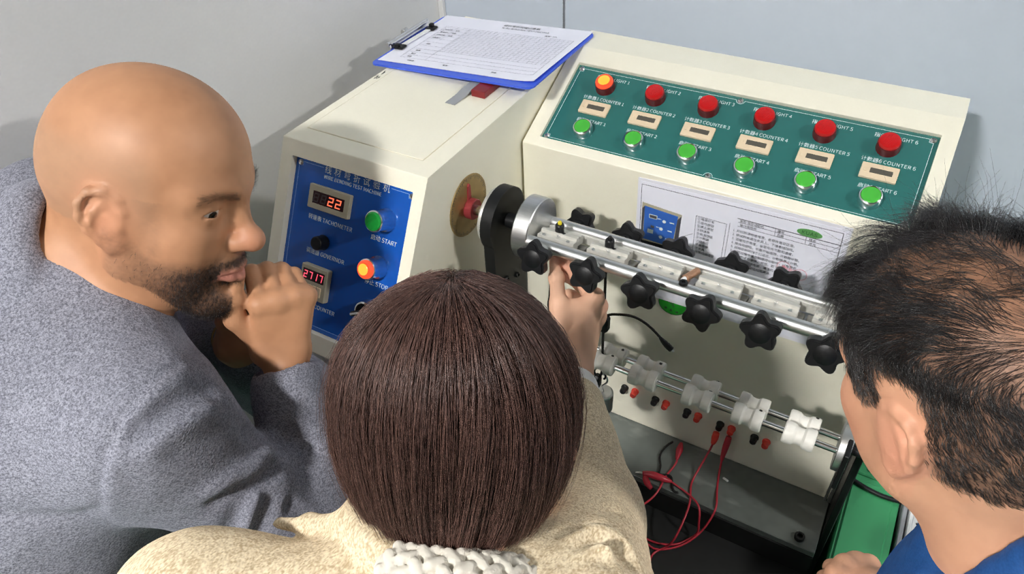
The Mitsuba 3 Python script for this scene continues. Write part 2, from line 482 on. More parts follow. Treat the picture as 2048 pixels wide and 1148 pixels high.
# preset counter
k = obj(M + '__stroke_counter', moved(box((.0662, -.2172, PZ), (.1148, -.1685, PZ + .0110), .0012), LP), 'bezel_grey', label='grey stroke counter reading 2717')
obj(k + '__display', moved(box((.0705, -.1905, PZ + .0106), (.1100, -.1745, PZ + .0114), .0003), LP), 'led_window')
dd = [moved(digit(c, .0064, .0110, .0017), LP @ trimesh.transformations.translation_matrix((.0728 + .0094 * j, -.1880, PZ + .0114))) for j, c in enumerate('2717')]
dk = obj(k + '__digits', cat(*dd), 'lens_red')
scene[dk]['emitter'] = emit(.46, (1.0, 0.06, 0.10))
for j in range(4):
    obj(k + '__thumbwheel', moved(box((.0730 + .0090 * j, -.2110, PZ + .0100), (.0805 + .0090 * j, -.1960, PZ + .0128), .0006), LP), 'bezel_beige')
# green start, red stop, black dial, power switch
k = obj(M + '__machine_start_button', moved(lathe([(0, 0), (.0160, 0), (.0160, .004), (.0138, .008), (.0138, .022), (.0146, .024), (.0146, .028), (.0128, .029), (0, .028)], 40), lat(.1900, .0725)), 'chrome', 30, label='lit green start button in a chrome sleeve')
obj(k + '__lens', moved(cat(lathe([(0, .0325), (.0105, .0322), (.0127, .0305), (.0130, .0275), (0, .0275)], 36), moved(box((-.0085, -.0004, .0320), (.0085, .0004, .0330), .0002), trimesh.transformations.rotation_matrix(math.radians(42), (0, 0, 1)))), lat(.1900, .0725)), 'lens_green', 30)
k = obj(M + '__machine_stop_button', moved(lathe([(0, 0), (.0160, 0), (.0160, .004), (.0138, .008), (.0138, .020), (.0146, .022), (.0146, .026), (.0128, .027), (0, .026)], 40), lat(.1900, .1395)), 'chrome', 30, label='lit orange-red stop button in a chrome sleeve')
lk = obj(k + '__lens', moved(lathe([(0, .0320), (.0100, .0318), (.0127, .0300), (.0132, .0255), (0, .0255)], 36), lat(.1900, .1395)), 'lens_red', 30)
scene[lk]['emitter'] = emit(.32, (1.0, 0.07, 0.02))
lk = obj(k + '__glowing_core', moved(lathe([(0, .0335), (.0060, .0332), (.0080, .0322), (.0080, .0310), (0, .0310)], 32), lat(.1888, .1395)), 'lens_red', 30)
scene[lk]['emitter'] = emit(.52, (1.0, 0.27, 0.025))
k = obj(M + '__speed_dial', moved(lathe([(0, 0), (.0105, 0), (.0112, .002), (.0105, .005), (.0098, .016), (.0085, .0175), (0, .0175)], 32), lat(.0905, .1330)), 'plastic_black', 30, label='black rotary speed knob')
k = obj(M + '__power_switch', moved(lathe([(0, 0), (.0158, 0), (.0158, .004), (.0148, .010), (.0145, .016), (.0122, .0172), (.0122, .014), (0, .014)], 40), lat(.1885, .2035)), 'chrome', 30, label='chrome rotary switch with a black and white handle')
obj(k + '__face', moved(lathe([(0, .0155), (.0120, .0150), (.0120, .013), (0, .013)], 32), lat(.1885, .2035)), 'plastic_black', 30)
sw = trimesh.transformations.rotation_matrix(math.radians(24), (0, 0, 1))
obj(k + '__handle', moved(moved(box((-.0165, -.0035, .014), (.0115, .0035, .0235), .0012), sw), lat(.1885, .2035)), 'plastic_black')
obj(k + '__handle_mark', moved(moved(box((-.0168, -.0016, .0215), (.0085, .0016, .0243), .0006), sw), lat(.1885, .2035)), 'white_plastic')

# base plate, side plate, pedestal
obj(M + '__base_plate', cat(box((-0.26, -0.112, ZB - .014), (CW, 0.24, ZB), .0012)), 'steel_dark', label='dark grey steel base plate')
obj(M + '__lower_tray', cat(box((-0.30, -0.52, -0.735), (CW, 0.24, -0.62), .002), box((-0.30, -0.115, -0.62), (CW, -0.108, ZB - .0135), 0), box((-0.30, -0.53, -0.735), (CW, -0.52, -0.58), .002)), 'black_inside', label='black tray under the base plate')
obj(M + '__pedestal', box((-0.28, -0.50, FLOOR), (CW - .01, 0.24, -0.735), .004), 'steel_dark')
obj(M + '__rear_column', box((LX - LW + .01, -0.02, ZB), (-.001, .24, fb[1] + .001), .002), 'steel_dark')
obj(M + '__side_plate', box((CW + .0015, -0.075, -1.10), (CW + .0125, 0.20, -0.20), .0012), 'steel_black')
obj(M + '__side_trim', cat(box((CW - .0105, -0.0045, ZB), (CW - .0065, .001, -.22), .0008), box((CW - .0048, -0.0060, ZB), (CW + .0012, .001, -.22), .0008)), 'alu', label='bright metal edge strip')
for (bx_, by_) in ((0.560, -0.096), (-.2, -.09)):
    k = obj(M + '__base_bolt', moved(lathe([(0, .002), (.0042, .002), (.0045, .0080), (.0075, .0080), (.0080, .0072), (.0080, 0), (0, 0)], 24), frame(V(bx_, by_, ZB), V(1, 0, 0), V(0, 1, 0), V(0, 0, 1))), 'steel_black', 30)

# bending shaft: protractor disc, collar, shaft, arm plates, flange
AY, AZ = -0.155, -0.028
PH = math.radians(16)
ef, eu = V(0, -math.cos(PH), math.sin(PH)), V(0, math.sin(PH), math.cos(PH))   # towards the front rod, and square to the clamp
ax0 = lambda x, y=AY, z=AZ: frame(V(x, y, z), V(0, 1, 0), V(0, 0, 1), V(1, 0, 0))
k = obj(M + '__angle_disc', moved(lathe([(0, 0), (.0470, 0), (.0475, .0006), (.0470, .0016), (0, .0016)], 64), ax0(LX, AY, -.024)), 'brass', 30, label='brass angle disc with a red pointer')
ticks = [moved(box((.0425 if j % 3 else .0400, -.0003, .0015), (.0455, .0003, .0018), 0), ax0(LX, AY, -.024) @ trimesh.transformations.rotation_matrix(j * math.pi / 36, (0, 0, 1))) for j in range(72)]
obj(k + '__graduations', cat(*ticks), 'ink_dark', kind='stuff')
needle = extrude(Polygon([(-.004, .01), (.004, .01), (.0028, .032), (0, .036), (-.0028, .032)]), .0024)
obj(k + '__pointer', moved(needle, frame(V(LX + .0016, AY, -.024), V(0, 1, 0), V(0, 0, 1), V(1, 0, 0)) @ trimesh.transformations.rotation_matrix(math.radians(-4), (0, 0, 1))), 'anodised_red')
obj(k + '__collar', moved(lathe([(.004, .0016), (.0150, .0016), (.0155, .003), (.0155, .012), (.0145, .0132), (.004, .0132)], 36), ax0(LX)), 'anodised_red', 30)
obj(M + '__bending_shaft', rod((LX + .001, AY, AZ), (0.10, AY, AZ), .0075), 'chrome', 40)
for nm, xa, xb, xd in (('bearing_arm', .045, .062, .036),):
    prof = Point(AY, AZ).buffer(.0475, quad_segs=16).union(shapely.box(AY - .040, ZB - .12, AY + .046, AZ))
    m_ = yz_extrude(list(prof.exterior.coords), xa, xb)
    k = obj(M + '__' + nm, m_, 'steel_black', 30)
    obj(k + '__bearing_ring', moved(lathe([(.008, 0), (.040, 0), (.041, .002), (.040, .009), (.008, .009)], 48), ax0(xd)), 'alu_matte', 30)
    for (dy, dz) in ((-.012, -.10), (.018, -.115), (-.012, -.16), (.018, -.175)):
        obj(k + '__bolt', moved(lathe([(0, .0005), (.0022, .0005), (.0024, .003), (.0042, .003), (.0044, 0), (0, 0)], 16), ax0(xb, AY + dy, AZ + dz)), 'steel_black', 30)
obj(M + '__end_bracket', cat(yz_extrude(list(Point(AY, AZ).buffer(.034, quad_segs=12).union(shapely.box(AY, AZ - .034, .02, AZ + .034)).exterior.coords), .604, .612), box((CW + .002, -.06, -.24), (.610, .018, AZ + .033), .001)), 'steel_black', 30)
FX0, FX1 = 0.092, 0.116
obj(M + '__flange', moved(lathe([(0, 0), (.0440, 0), (.0452, .0015), (.0452, FX1 - FX0 - .0015), (.0440, FX1 - FX0), (0, FX1 - FX0)], 64), ax0(FX0)), 'alu', 30, label='thick brushed aluminium flange')
obj(M + '__flange_spacer', rod((.062, AY, AZ), (FX0, AY, AZ), .011), 'steel_black', 40)
XE = 0.568
obj(M + '__flange', moved(lathe([(0, 0), (.0440, 0), (.0452, .0015), (.0452, .0215), (.0440, .023), (0, .023)], 64), ax0(XE)), 'alu', 30, label='thick brushed aluminium flange')
obj(M + '__bending_shaft', rod((XE + .02, AY, AZ), (.622, AY, AZ), .0075), 'chrome', 40)
pc = lambda x, e, u: V(x, AY, AZ) + e * ef + u * eu
obj(M + '__clamp_rod', rod(pc(FX1 - .002, .0365, -.004), pc(XE + .002, .0365, -.004), .0085, 32), 'alu', 40, label='thick round front clamp rod')
obj(M + '__clamp_rod', rod(pc(FX1 - .002, -.0335, .002), pc(XE + .002, -.0335, .002), .0078, 32), 'alu', 40, label='thinner round rear clamp rod')
EF = frame(V(0, AY, AZ), V(1, 0, 0), np.cross(eu, V(1, 0, 0)), eu)     # x, across the clamp, up
SGN = 1.0 if EF[:3, 1] @ ef > 0 else -1.0
e_ = lambda a: SGN * a                                                   # coordinate towards the front rod


def ebox(x0, x1, a0, a1, b0, b1, c=.0008):
    return moved(box((x0, min(e_(a0), e_(a1)), b0), (x1, max(e_(a0), e_(a1)), b1), c), EF)


obj(M + '__clamp_rail', ebox(FX1, XE, -.0275, -.0225, -.012, .000), 'alu_matte')
obj(M + '__clamp_rail', ebox(FX1, XE, .0190, .0235, -.012, -.004), 'alu_matte')
STX = [0.143, 0.2165, 0.2885, 0.365, 0.434, 0.505]
ang = np.linspace(0, 2 * np.pi, 61)[:-1]
star = Polygon([(.0238 * (.85 + .15 * math.cos(5 * a)) * math.cos(a), .0238 * (.85 + .15 * math.cos(5 * a)) * math.sin(a)) for a in ang])
for i, x in enumerate(STX):
    # clamp block: two jaws with stepped ridges on a carrier
    cx = x + .0035
    k = obj(M + '__clamp_block', cat(ebox(cx - .0270, cx + .0270, .0020, .0200, -.010, .0025, .0005), ebox(cx - .0270, cx + .0270, .0030, .0095, .002, .0070, .0005)), 'alu_matte', label='ridged aluminium clamp jaw')
    obj(k + '__rear_jaw', cat(ebox(cx - .0240, cx + .0240, -.0220, -.0005, -.010, .0000, .0005), ebox(cx - .0240, cx + .0240, -.0055, -.0010, -.001, .0045, .0005), ebox(cx - .0240, cx + .0240, -.0170, -.0100, -.001, .0030, .0005)), 'alu_matte')
    obj(k + '__carrier', ebox(cx - .034, cx + .034, -.021, .019, -.018, -.0125), 'copper' if i == 2 else 'carrier_grey')
    for dx_, a in ((-.018, .0185), (.018, .0185), (0, .0105)):
        obj(k + '__screw', moved(lathe([(0, .0008), (.0012, .0008), (.0013, .0018), (.0022, .0018), (.0024, 0), (0, 0)], 14), EF @ trimesh.transformations.translation_matrix((cx + dx_, e_(a), .0032 if a < .015 else .0030))), 'chrome', 30)
    rs = np.random.default_rng(20 + i)
    for side in (1, -1):
        rot = rs.random() * 2
        d = .0735 if side > 0 else .0735
        c0 = pc(x + (.002 if side > 0 else 0), side * d, -.006)
        fr = axis_frame(c0, side * ef) @ trimesh.transformations.rotation_matrix(rot, (0, 0, 1))
        body = cat(moved(extrude(star, .0095, .0025), trimesh.transformations.translation_matrix((0, 0, -.001))),
                   moved(extrude(star, .0075, .0025), trimesh.transformations.rotation_matrix(math.pi, (1, 0, 0))),
                   lathe([(0, -.017), (.0080, -.017), (.0092, -.0155), (.0092, -.006), (0, -.006)], 28), lathe([(0, .0112), (.0060, .0107), (.0100, .0096), (.0125, .0084), (.0125, .0070), (0, .007)], 28))
        k = obj(M + '__star_knob', moved(body, fr), 'plastic_black', 28, label='black star-shaped clamping knob ' + ('facing the front' if side > 0 else 'on the rear rod'))
        obj(k + '__stud', cat(rod(pc(x, side * .040, -.006), pc(x, side * (d - .0165), -.006), .0042, 16), moved(lathe([(0, 0), (.0085, 0), (.0085, .006), (0, .006)], 24), axis_frame(pc(x, side * .047, -.006), side * ef))), 'chrome' if side < 0 else 'alu', 30)
obj(M + '__rod_screw', moved(lathe([(0, .0010), (.0022, .0010), (.0024, .0035), (.0050, .0035), (.0056, .0020), (.0056, 0), (0, 0)], 24), axis_frame(pc(.331, .0385, .0045), unit(eu + .25 * ef))), 'steel_black', 30, label='black socket screw in the front rod')

# guide rollers
RF, RB = V(0, -.172, -.2245), V(0, -.1385, -.2370)
obj(M + '__roller_rod', rod(V(.06, 0, 0) + RF, V(.56, 0, 0) + RF, .0045, 20), 'chrome', 40)
obj(M + '__roller_rod', rod(V(.06, 0, 0) + RB, V(.56, 0, 0) + RB, .0045, 20), 'chrome', 40)
rp = [(r_ * .90, z_ * .90) for r_, z_ in ((0, -.0225), (.0155, -.0225), (.0168, -.0210), (.0172, -.0150), (.0165, -.0085), (.0135, -.0050), (.0128, 0), (.0135, .0050), (.0165, .0085), (.0172, .0150), (.0168, .0210), (.0155, .0225), (0, .0225))]
for Rr, xs in ((RF, (.2228, .2892, .3697, .4403, .5095, .1450)), (RB, (.2275, .2875, .3707, .4412, .5098, .150))):
    for x in xs:
        fr = ax0(x, Rr[1], Rr[2])
        k = obj(M + '__guide_roller', moved(lathe(rp, 40), fr), 'nylon', 30, label='waisted white nylon guide roller')
        a = math.radians(95 + 40 * ((int(x * 1e4) * 7) % 5) / 2)
        p0 = V(x + .014, Rr[1], Rr[2]) + .0152 * V(0, math.cos(a) * -1, math.sin(a))
        obj(k + '__set_screw', moved(lathe([(0, 0), (.0021, 0), (.0021, .0008), (0, .0008)], 14), axis_frame(p0, V(0, -math.cos(a), math.sin(a)))), 'black_inside')
obj(M + '__roller_bracket', moved(lathe([(0, 0), (.0335, 0), (.0345, .001), (.0345, .0150), (.0335, .016), (0, .016)], 48), ax0(.557, -.155, -.232)), 'alu', 30, label='round metal end disc of the roller rods')
obj(M + '__roller_bracket__foot', cat(box((.566, -.198, -.270), (.572, -.150, -.2), .001), rod((.572, -.155, -.232), (.604, -.155, -.232), .007)), 'steel_black', 30)

# binding posts under the rollers
for i in range(5):
    for j, (x, c) in enumerate(((.202 + .0603 * i, 'plastic_black'), (.2222 + .0603 * i, 'plastic_red'))):
        body = lathe([(0, 0), (.0068, 0), (.0070, .001), (.0070, .0035), (.0058, .0045), (.0056, .0135), (.0048, .0150), (0, .0150)], 20)
        obj(M + '__binding_post', moved(body, axis_frame(V(x, 0, -.4655), V(0, -1, 0))), c, 30, label=('red' if j else 'black') + ' binding post in the cream face')
# green sticker
SK = frame(V(.2685, -.0003, -.229), V(1, 0, 0), V(0, 0, 1), V(0, -1, 0))
k = obj(M + '__green_sticker', moved(flat(affinity.scale(Point(0, 0).buffer(.0235, quad_segs=16), 1, .92), .0004), SK), 'ink_green', label='round green sticker with dark marks')
scene[k]['bsdf'] = {'type': 'ref', 'id': mat('sticker_green', srgb(36, 150, 40), 0.4)}
mk = [flat(Point(dx_, dy_).buffer(.0022), .0003, .0004) for dx_, dy_ in ((-.010, -.0105), (-.001, -.0125), (.009, -.0135))]
mk += [strip([(-.006, .004), (.004, -.003)], .0014, .0003, .0004), strip([(-.001, .005), (.003, -.005)], .0014, .0003, .0004), strip([(-.009, .011), (.010, .009)], .0026, .0003, .0004)]
mk += [flat(affinity.scale(Point(0, 0).buffer(.0235, quad_segs=16).difference(Point(0, 0).buffer(.0222, quad_segs=16)), 1, .92), .0003, .0003)]
obj(k + '__marks', moved(cat(*mk), SK), 'ink_green_dark')
# ---------------------------------------------------------------- instruction sheet on the cream face
S = thing('instruction_sheet', 'printed instruction sheet in a clear sleeve stuck on the cream face behind the clamp bar', 'instruction sheet')
FS = frame(V(0, -.0004, 0), V(1, 0, 0), V(0, 0, 1), V(0, -1, 0))


def sheet(mesh, bsdf, name, label=None, kind=None, z=0.0):
    return obj(S + '__' + name, moved(mesh, FS @ trimesh.transformations.translation_matrix((0, 0, z))), bsdf, label=label, kind=kind)


sheet(flat(Polygon([(.1935, -.009), (.3400, -.0035), (.4895, -.0030), (.4950, -.222), (.1990, -.226)]), .0008), 'sleeve_clear', 'sleeve')
pk = sheet(flat(Polygon([(.1975, -.0135), (.4880, -.0075), (.4925, -.2160), (.2025, -.2200)]), .0004), 'paper', 'paper', z=.0008)
PZ2 = .0012
bl = [strip([(.2005, -.0185), (.4800, -.0135)], .0006), strip([(.2000, -.0185), (.2035, -.130)], .0006), strip([(.4802, -.0135), (.4860, -.190)], .0009),
      strip([(.3435, -.0335), (.4803, -.0330)], .0010), strip([(.3445, -.0395), (.4805, -.0390)], .0005), strip([(.3450, -.0462), (.4806, -.0458)], .0005),
      strip([(.3960, -.0335), (.3965, -.0460)], .0005), strip([(.4370, -.0335), (.4375, -.0460)], .0005),
      strip([(.2855, -.0475), (.3300, -.0480), (.3325, -.1900)], .0005), strip([(.3345, -.0440), (.3365, -.1900)], .0005), strip([(.2855, -.0475), (.2880, -.1180)], .0005),
      strip([(.2625, -.0960), (.2850, -.0800)], .0004), strip([(.2630, -.1000), (.2860, -.1060)], .0004)]
sheet(cat(*bl), 'ink_dark', 'ruled_lines', kind='stuff', z=PZ2)
tx = []
rows = ['①电源开关', '②启动按钮', '③停止按钮', '④转速表', '⑤调速旋钮', '⑥计数器', '⑦指示灯', '⑧角度盘', '⑨夹具', '⑩导线接线柱']
for j, s_ in enumerate(rows):
    t = lettering(s_, .0036, res=24); t.apply_translation((.2880 + .0003 * j, -.0530 - .0066 * j, 0)); tx.append(t)
rows = ['1. 开机前请检查电源，各部件是否正常。', '2. 将试样夹紧在夹具上，下端悬挂砝码。', '3. 调整弯折角度，设定弯折次数和速度。', '4. 按启动按钮，机器开始运转，计数器计数。', '5. 试样折断时指示灯熄灭，计数器停止计数。',
        '6. 试验过程中请勿触摸转动部件，以免受伤。', '7. 试验完成后按停止按钮，取下试样。', '8. 使用后请关闭电源，清洁机台。', '9. 定期给转动部位加润滑油，保养机器。']
for j, s_ in enumerate(rows):
    t = lettering(s_, .0036, res=24); t.apply_translation((.3400 + .0003 * j, -.0560 - .0072 * j, 0)); tx.append(t)
for s_, x_, y_ in (('名称 弯折试验机', .3470, -.0385), ('编号', .3990, -.0385), ('版本', .4410, -.0385), ('操作说明书', .3480, -.0450), ('日期', .3995, -.0450), ('页次', .4420, -.0450)):
    t = lettering(s_, .0034, res=24); t.apply_translation((x_, y_, 0)); tx.append(t)
sheet(cat(*tx), 'ink_dark', 'lettering', kind='stuff', z=PZ2)
for x_, y_ in ((.232, -.022), (.247, -.026), (.225, -.038), (.252, -.040), (.262, -.036)):
    pass
lg = sheet(flat(affinity.rotate(affinity.scale(Point(.4397, -.0272).buffer(.0165, quad_segs=16), 1, .38), 0), .0003), 'ink_green', 'logo', 'green oval logo', z=PZ2)
t = lettering('KUAS', .0056, res=32, font='Inter', align='c'); t.apply_translation((.4397, -.0300, 0))
sheet(t, 'ink_green_dark', 'logo__lettering', z=PZ2 + .0003)
st = []
for cx_, cy_, rr in ((.4185, -.0930, .0095), (.4420, -.0985, .0095)):
    st.append(flat(Point(cx_, cy_).buffer(rr, quad_segs=12).difference(Point(cx_, cy_).buffer(rr - .0007, quad_segs=12)), .0002))
t = lettering('受控文件', .0044, res=28, align='c'); t.apply_translation((.4310, -.0975, 0)); st.append(t)
t = lettering('★', .0060, res=28, align='c', font='Noto Sans CJK'); t.apply_translation((.4185, -.0955, 0)); st.append(t)
sheet(cat(*st), 'ink_red', 'red_stamp', z=PZ2 + .0001)
# small picture of the blue meter panel
pg_ = sheet(flat(Polygon([(.2030, -.0490), (.2650, -.0535), (.2600, -.1180), (.2050, -.1215)]), .0002), 'bezel_grey', 'picture', 'small picture of the blue panel', z=PZ2)
sheet(flat(Polygon([(.2040, -.0600), (.2075, -.0540), (.2080, -.1180), (.2055, -.1190)]), .0002), 'ink_dark', 'picture__dark_edge', z=PZ2 + .0002)
sheet(flat(Polygon([(.2075, -.0545), (.2595, -.0580), (.2555, -.1155), (.2090, -.1145)]), .0002), 'ink_blue', 'picture__panel', z=PZ2 + .0002)
sheet(flat(Polygon([(.2590, -.0640), (.2645, -.0560), (.2640, -.1180), (.2575, -.1180)]), .0002), 'ink_dark', 'picture__dark_edge', z=PZ2 + .0003)
sheet(flat(Polygon([(.2055, -.1180), (.2600, -.1160), (.2690, -.1600), (.2070, -.1600)]), .0002), 'steel_black', 'picture__dark_base', z=PZ2 + .0004)
wm = [shapely.box(.2155, -.0735, .2285, -.0665), Point(.2395, -.0735).buffer(.0028), Point(.2360, -.0880).buffer(.0028), shapely.box(.2150, -.1010, .2240, -.0940), Point(.2365, -.1030).buffer(.0028), shapely.box(.2480, -.0735, .2550, -.0715), shapely.box(.2460, -.0890, .2530, -.0870), shapely.box(.2440, -.1045, .2520, -.1025), shapely.box(.2290, -.0715, .2345, -.0705), shapely.box(.2280, -.0870, .2330, -.0860)]
sheet(cat(*[flat(g_, .0002) for g_ in wm]), 'ink_white', 'picture__white_marks', kind='stuff', z=PZ2 + .0004)
sheet(cat(flat(shapely.box(.2165, -.0725, .2275, -.0675), .0002), flat(shapely.box(.2195, -.0900, .2250, -.0860), .0002)), 'ink_dark', 'picture__dark_marks', z=PZ2 + .0006)

# ---------------------------------------------------------------- clipboard with a test record form, propped on the control box
ZC = 0.0800
LAY = trimesh.transformations.translation_matrix((0, -.002, -.0055)) @ trimesh.transformations.rotation_matrix(-math.radians(3.4), (0, 1, 0), (-.253, 0, ZC - .0032))   # one edge on the lid, the other on the button panel's frame
CB = thing('clipboard', 'blue clipboard with a metal spring clip lying on top of the control box', 'clipboard')
bd = Polygon([(-.2865, .0035), (.0165, .0050), (.0165, .2270), (-.2865, .2270)]).buffer(-.012).buffer(.012, quad_segs=6)
obj(CB + '__board', moved(extrude(bd, .003, .0008), frame(V(0, 0, ZC - .0032), V(1, 0, 0), V(0, 1, 0), V(0, 0, 1))), 'board_blue')
k = obj(CB + '__clip', cat(box((-.2895, .060, ZC), (-.2835, .168, ZC + .012), .001), box((-.2850, .060, ZC + .0095), (-.2790, .168, ZC + .0125), .001), rod((-.2865, .055, ZC + .0105), (-.2865, .173, ZC + .0105), .0034, 16)), 'chrome', 30, label='silver spring clip')
obj(k + '__jaw', cat(box((-.2800, .0600, ZC + .0020), (-.2615, .0770, ZC + .0060), .0018), box((-.2765, .0600, ZC + .0050), (-.2690, .0680, ZC + .0105), .0012)), 'plastic_black', label='black clip jaw end')
obj(k + '__jaw', cat(box((-.2770, .1480, ZC + .0020), (-.2580, .1650, ZC + .0060), .0018), box((-.2735, .1570, ZC + .0050), (-.2660, .1650, ZC + .0105), .0012)), 'plastic_black', label='black clip jaw end')
obj(k + '__bar', moved(box((-.040, -.0052, 0), (.040, .0052, .0018), .0006), frame(V(-.2700, .1125, ZC + .0028), V(.035, 1, 0) / np.linalg.norm((.035, 1, 0)), np.cross((0, 0, 1), V(.035, 1, 0) / np.linalg.norm((.035, 1, 0))), V(0, 0, 1))), 'white_plastic', label='pale clip bar')
obj(k + '__lever', cat(rod((-.2930, .108, ZC + .011), (-.2930, .120, ZC + .011), .005, 16), box((-.2935, .110, ZC + .006), (-.2865, .118, ZC + .012), .001)), 'alu', 30)
PF = thing('paper_form', 'white printed test record form with a fine grid clamped on the blue clipboard', 'paper')
nx_, ny_ = 24, 16
gx, gy = np.meshgrid(np.linspace(0, 1, nx_), np.linspace(0, 1, ny_), indexing='ij')
px_ = -.2800 + .2925 * gx
py_ = .0175 + .2050 * gy + .003 * gx
curl = lambda a, b: ZC + .0009 + .0035 * np.clip((a - .86) / .14, 0, 1) ** 2 * (1 - b) + .0010 * np.clip((b - .9) / .1, 0, 1) ** 2
vt = np.stack([px_, py_, curl(gx, gy)], -1).reshape(-1, 3)
qd = np.array([[i * ny_ + j, (i + 1) * ny_ + j, (i + 1) * ny_ + j + 1, i * ny_ + j + 1] for i in range(nx_ - 1) for j in range(ny_ - 1)])
pm = trimesh.Trimesh(np.vstack([vt, vt - (0, 0, .0005)]), np.vstack([qd[:, [0, 1, 2]], qd[:, [0, 2, 3]], len(vt) + qd[:, [2, 1, 0]], len(vt) + qd[:, [3, 2, 0]]]), process=False)
obj(PF + '__sheet', pm, 'paper', True)


def onform(m):
    """lay a thin mesh drawn on the form (x right, y up, in metres from its lower left corner) on the sheet"""
    m = m.subdivide_to_size(.02) if len(m.faces) < 4000 else m
    m = m.copy()
    a, b = m.vertices[:, 0] / .2925, m.vertices[:, 1] / .205
    m.vertices = np.stack([-.2800 + m.vertices[:, 0], .0175 + m.vertices[:, 1] + .003 * a, curl(a, b) + .0002 + m.vertices[:, 2]], -1)
    return m


ln = []
X0, X1, Y0, Y1 = .083, .279, .060, .160
for i in range(25):
    ln.append(strip([(X0 + (X1 - X0) * i / 24, Y0), (X0 + (X1 - X0) * i / 24, Y1)], .00045, .0001))
for j in range(15):
    ln.append(strip([(X0, Y0 + (Y1 - Y0) * j / 14), (X1, Y0 + (Y1 - Y0) * j / 14)], .00035, .0001))
for y_ in (.022, .034, .046, .060):
    ln.append(strip([(.030, y_), (X1, y_)], .0005, .0001))
for y_ in (.075, .090, .105, .118, .130, .142, .154, .160):
    ln.append(strip([(.030, y_), (X0, y_)], .0004, .0001))
ln += [strip([(.030, .022), (.030, .160)], .0005, .0001), strip([(X1, .022), (X1, .160)], .0006, .0001), strip([(.080, .022), (.080, .160)], .0005, .0001), strip([(.055, .10), (.055, .160)], .0004, .0001)]
obj(PF + '__grid_lines', onform(cat(*ln)), 'ink_grey', kind='stuff')
tx = []
for s_, x_, y_, h_ in (('线材弯折试验记录表', .130, .188, .0058), ('WIRE BENDING TEST RECORD', .132, .178, .0048), ('编号：NO.', .222, .166, .0036), ('产品名称', .034, .145, .0032), ('规格型号', .034, .133, .0032), ('试验日期', .034, .121, .0032), ('试验条件', .034, .108, .0032),
                       ('试样', .058, .145, .0032), ('数量', .058, .133, .0032), ('角度', .058, .121, .0032), ('次数', .040, .080, .0034), ('结果', .040, .051, .0034), ('备注', .040, .038, .0034), ('判定', .040, .026, .0034),
                       ('试验员：', .050, .012, .0034), ('审核：', .120, .012, .0034), ('日期：', .210, .012, .0034)):
    t = lettering(s_, h_, .0001, res=26); t.apply_translation((x_, y_, 0)); tx.append(t)
obj(PF + '__lettering', onform(cat(*tx)), 'ink_dark', kind='stuff')
LAY = None
# grey strap and red block that the clipboard lies on
pts = [(-.0885, -.058, .0706), (-.0880, -.040, .0708), (-.0865, -.030, .0722), (-.0850, -.022, .0750), (-.0845, -.010, .0762), (-.0840, .030, .0764)]
sp = np.array(pts)
wv = V(.0085, 0, 0)
vs = np.vstack([sp - wv, sp + wv, sp - wv + (0, 0, .0012), sp + wv + (0, 0, .0012)])
n_ = len(sp)
ff = []
for i in range(n_ - 1):
    for a, b in ((0, 1), (3, 2), (1, 3), (2, 0)):
        ff += [(a * n_ + i, b * n_ + i, b * n_ + i + 1), (a * n_ + i, b * n_ + i + 1, a * n_ + i + 1)]
for i in (0, n_ - 1):
    ff += [(i, n_ + i, 3 * n_ + i), (i, 3 * n_ + i, 2 * n_ + i)]
stm = trimesh.Trimesh(vs, np.array(ff), process=False)
stm.fix_normals()
obj('grey_strap', stm, 'strap_grey', 25, label='bent grey strap sticking out from under the clipboard', cat='strap')
obj('red_block', box((-.074, -.022, LZ + .0008), (-.050, .030, ZC + .0010), .001), 'red_dark', label='dark red block under the edge of the clipboard', cat='block')

# ---------------------------------------------------------------- cables, weight, leads
TC = thing('test_cable', 'thin black cable hanging from the clamp bar with a moulded junction and side plug', 'cable')
drop = [[.2141, -.1550, -.036], [.2141, -.155, -.0668], [.2149, -.155, -.117], [.2155, -.155, -.1657], [.2162, -.155, -.2174], [.2172, -.155, -.2609], [.2150, -.155, -.275]]
obj(TC + '__hanging_wire', tube(drop, .0019), 'rubber_black', True)
obj(TC + '__junction', cat(box((.2075, -.163, -.1760), (.2235, -.147, -.1480), .0035), moved(lathe([(0, 0), (.0045, 0), (.0035, .008), (0, .008)], 14), axis_frame(V(.2085, -.155, -.152), V(-.8, 0, .6)))), 'plastic_black', 30)
side = [[.2170, -.155, -.1500], [.2250, -.155, -.1410], [.2357, -.155, -.1359], [.258, -.155, -.1301], [.2808, -.155, -.1363], [.3006, -.155, -.1516], [.3127, -.155, -.1627]]
obj(TC + '__side_wire', tube(side, .0019), 'rubber_black', True)
obj(TC + '__plug', cat(tube([[.3010, -.155, -.1520], [.3060, -.155, -.1570], [.3127, -.155, -.1627], [.3190, -.155, -.1672]], [.0022, .0036, .0046, .0042], 12)), 'plastic_black', True)
obj(TC + '__plug_tip', rod((.3185, -.155, -.1668), (.3225, -.155, -.1695), .0016, 10), 'chrome', 30)
for i, (x, yk, bent) in enumerate(((.1440, 'yellow', 0), (.2175, 'rubber_black', 0))):
    k = thing('cable_plug', ('black cable plug with a yellow tip standing in the clamp jaw nearest the flange', 'black cable plug standing in the second clamp jaw from the flange')[i], 'plug')
    c0 = pc(x, .002, .006)
    obj(k + '__body', cat(moved(lathe([(0, 0), (.0062, 0), (.0062, .011), (.0050, .013), (0, .013)], 16), axis_frame(c0, V(0, .05, 1))), rod(c0 - (.006, 0, .003), c0 + (.010, -.004, .001), .0028, 10)), 'plastic_black', 30)
    obj(k + '__tip', moved(lathe([(0, 0), (.0028, 0), (.0028, .003), (.002, .0045), (0, .0045)], 12), axis_frame(c0 + (0, .0006, .0128), V(0, .05, 1))), yk, 30)
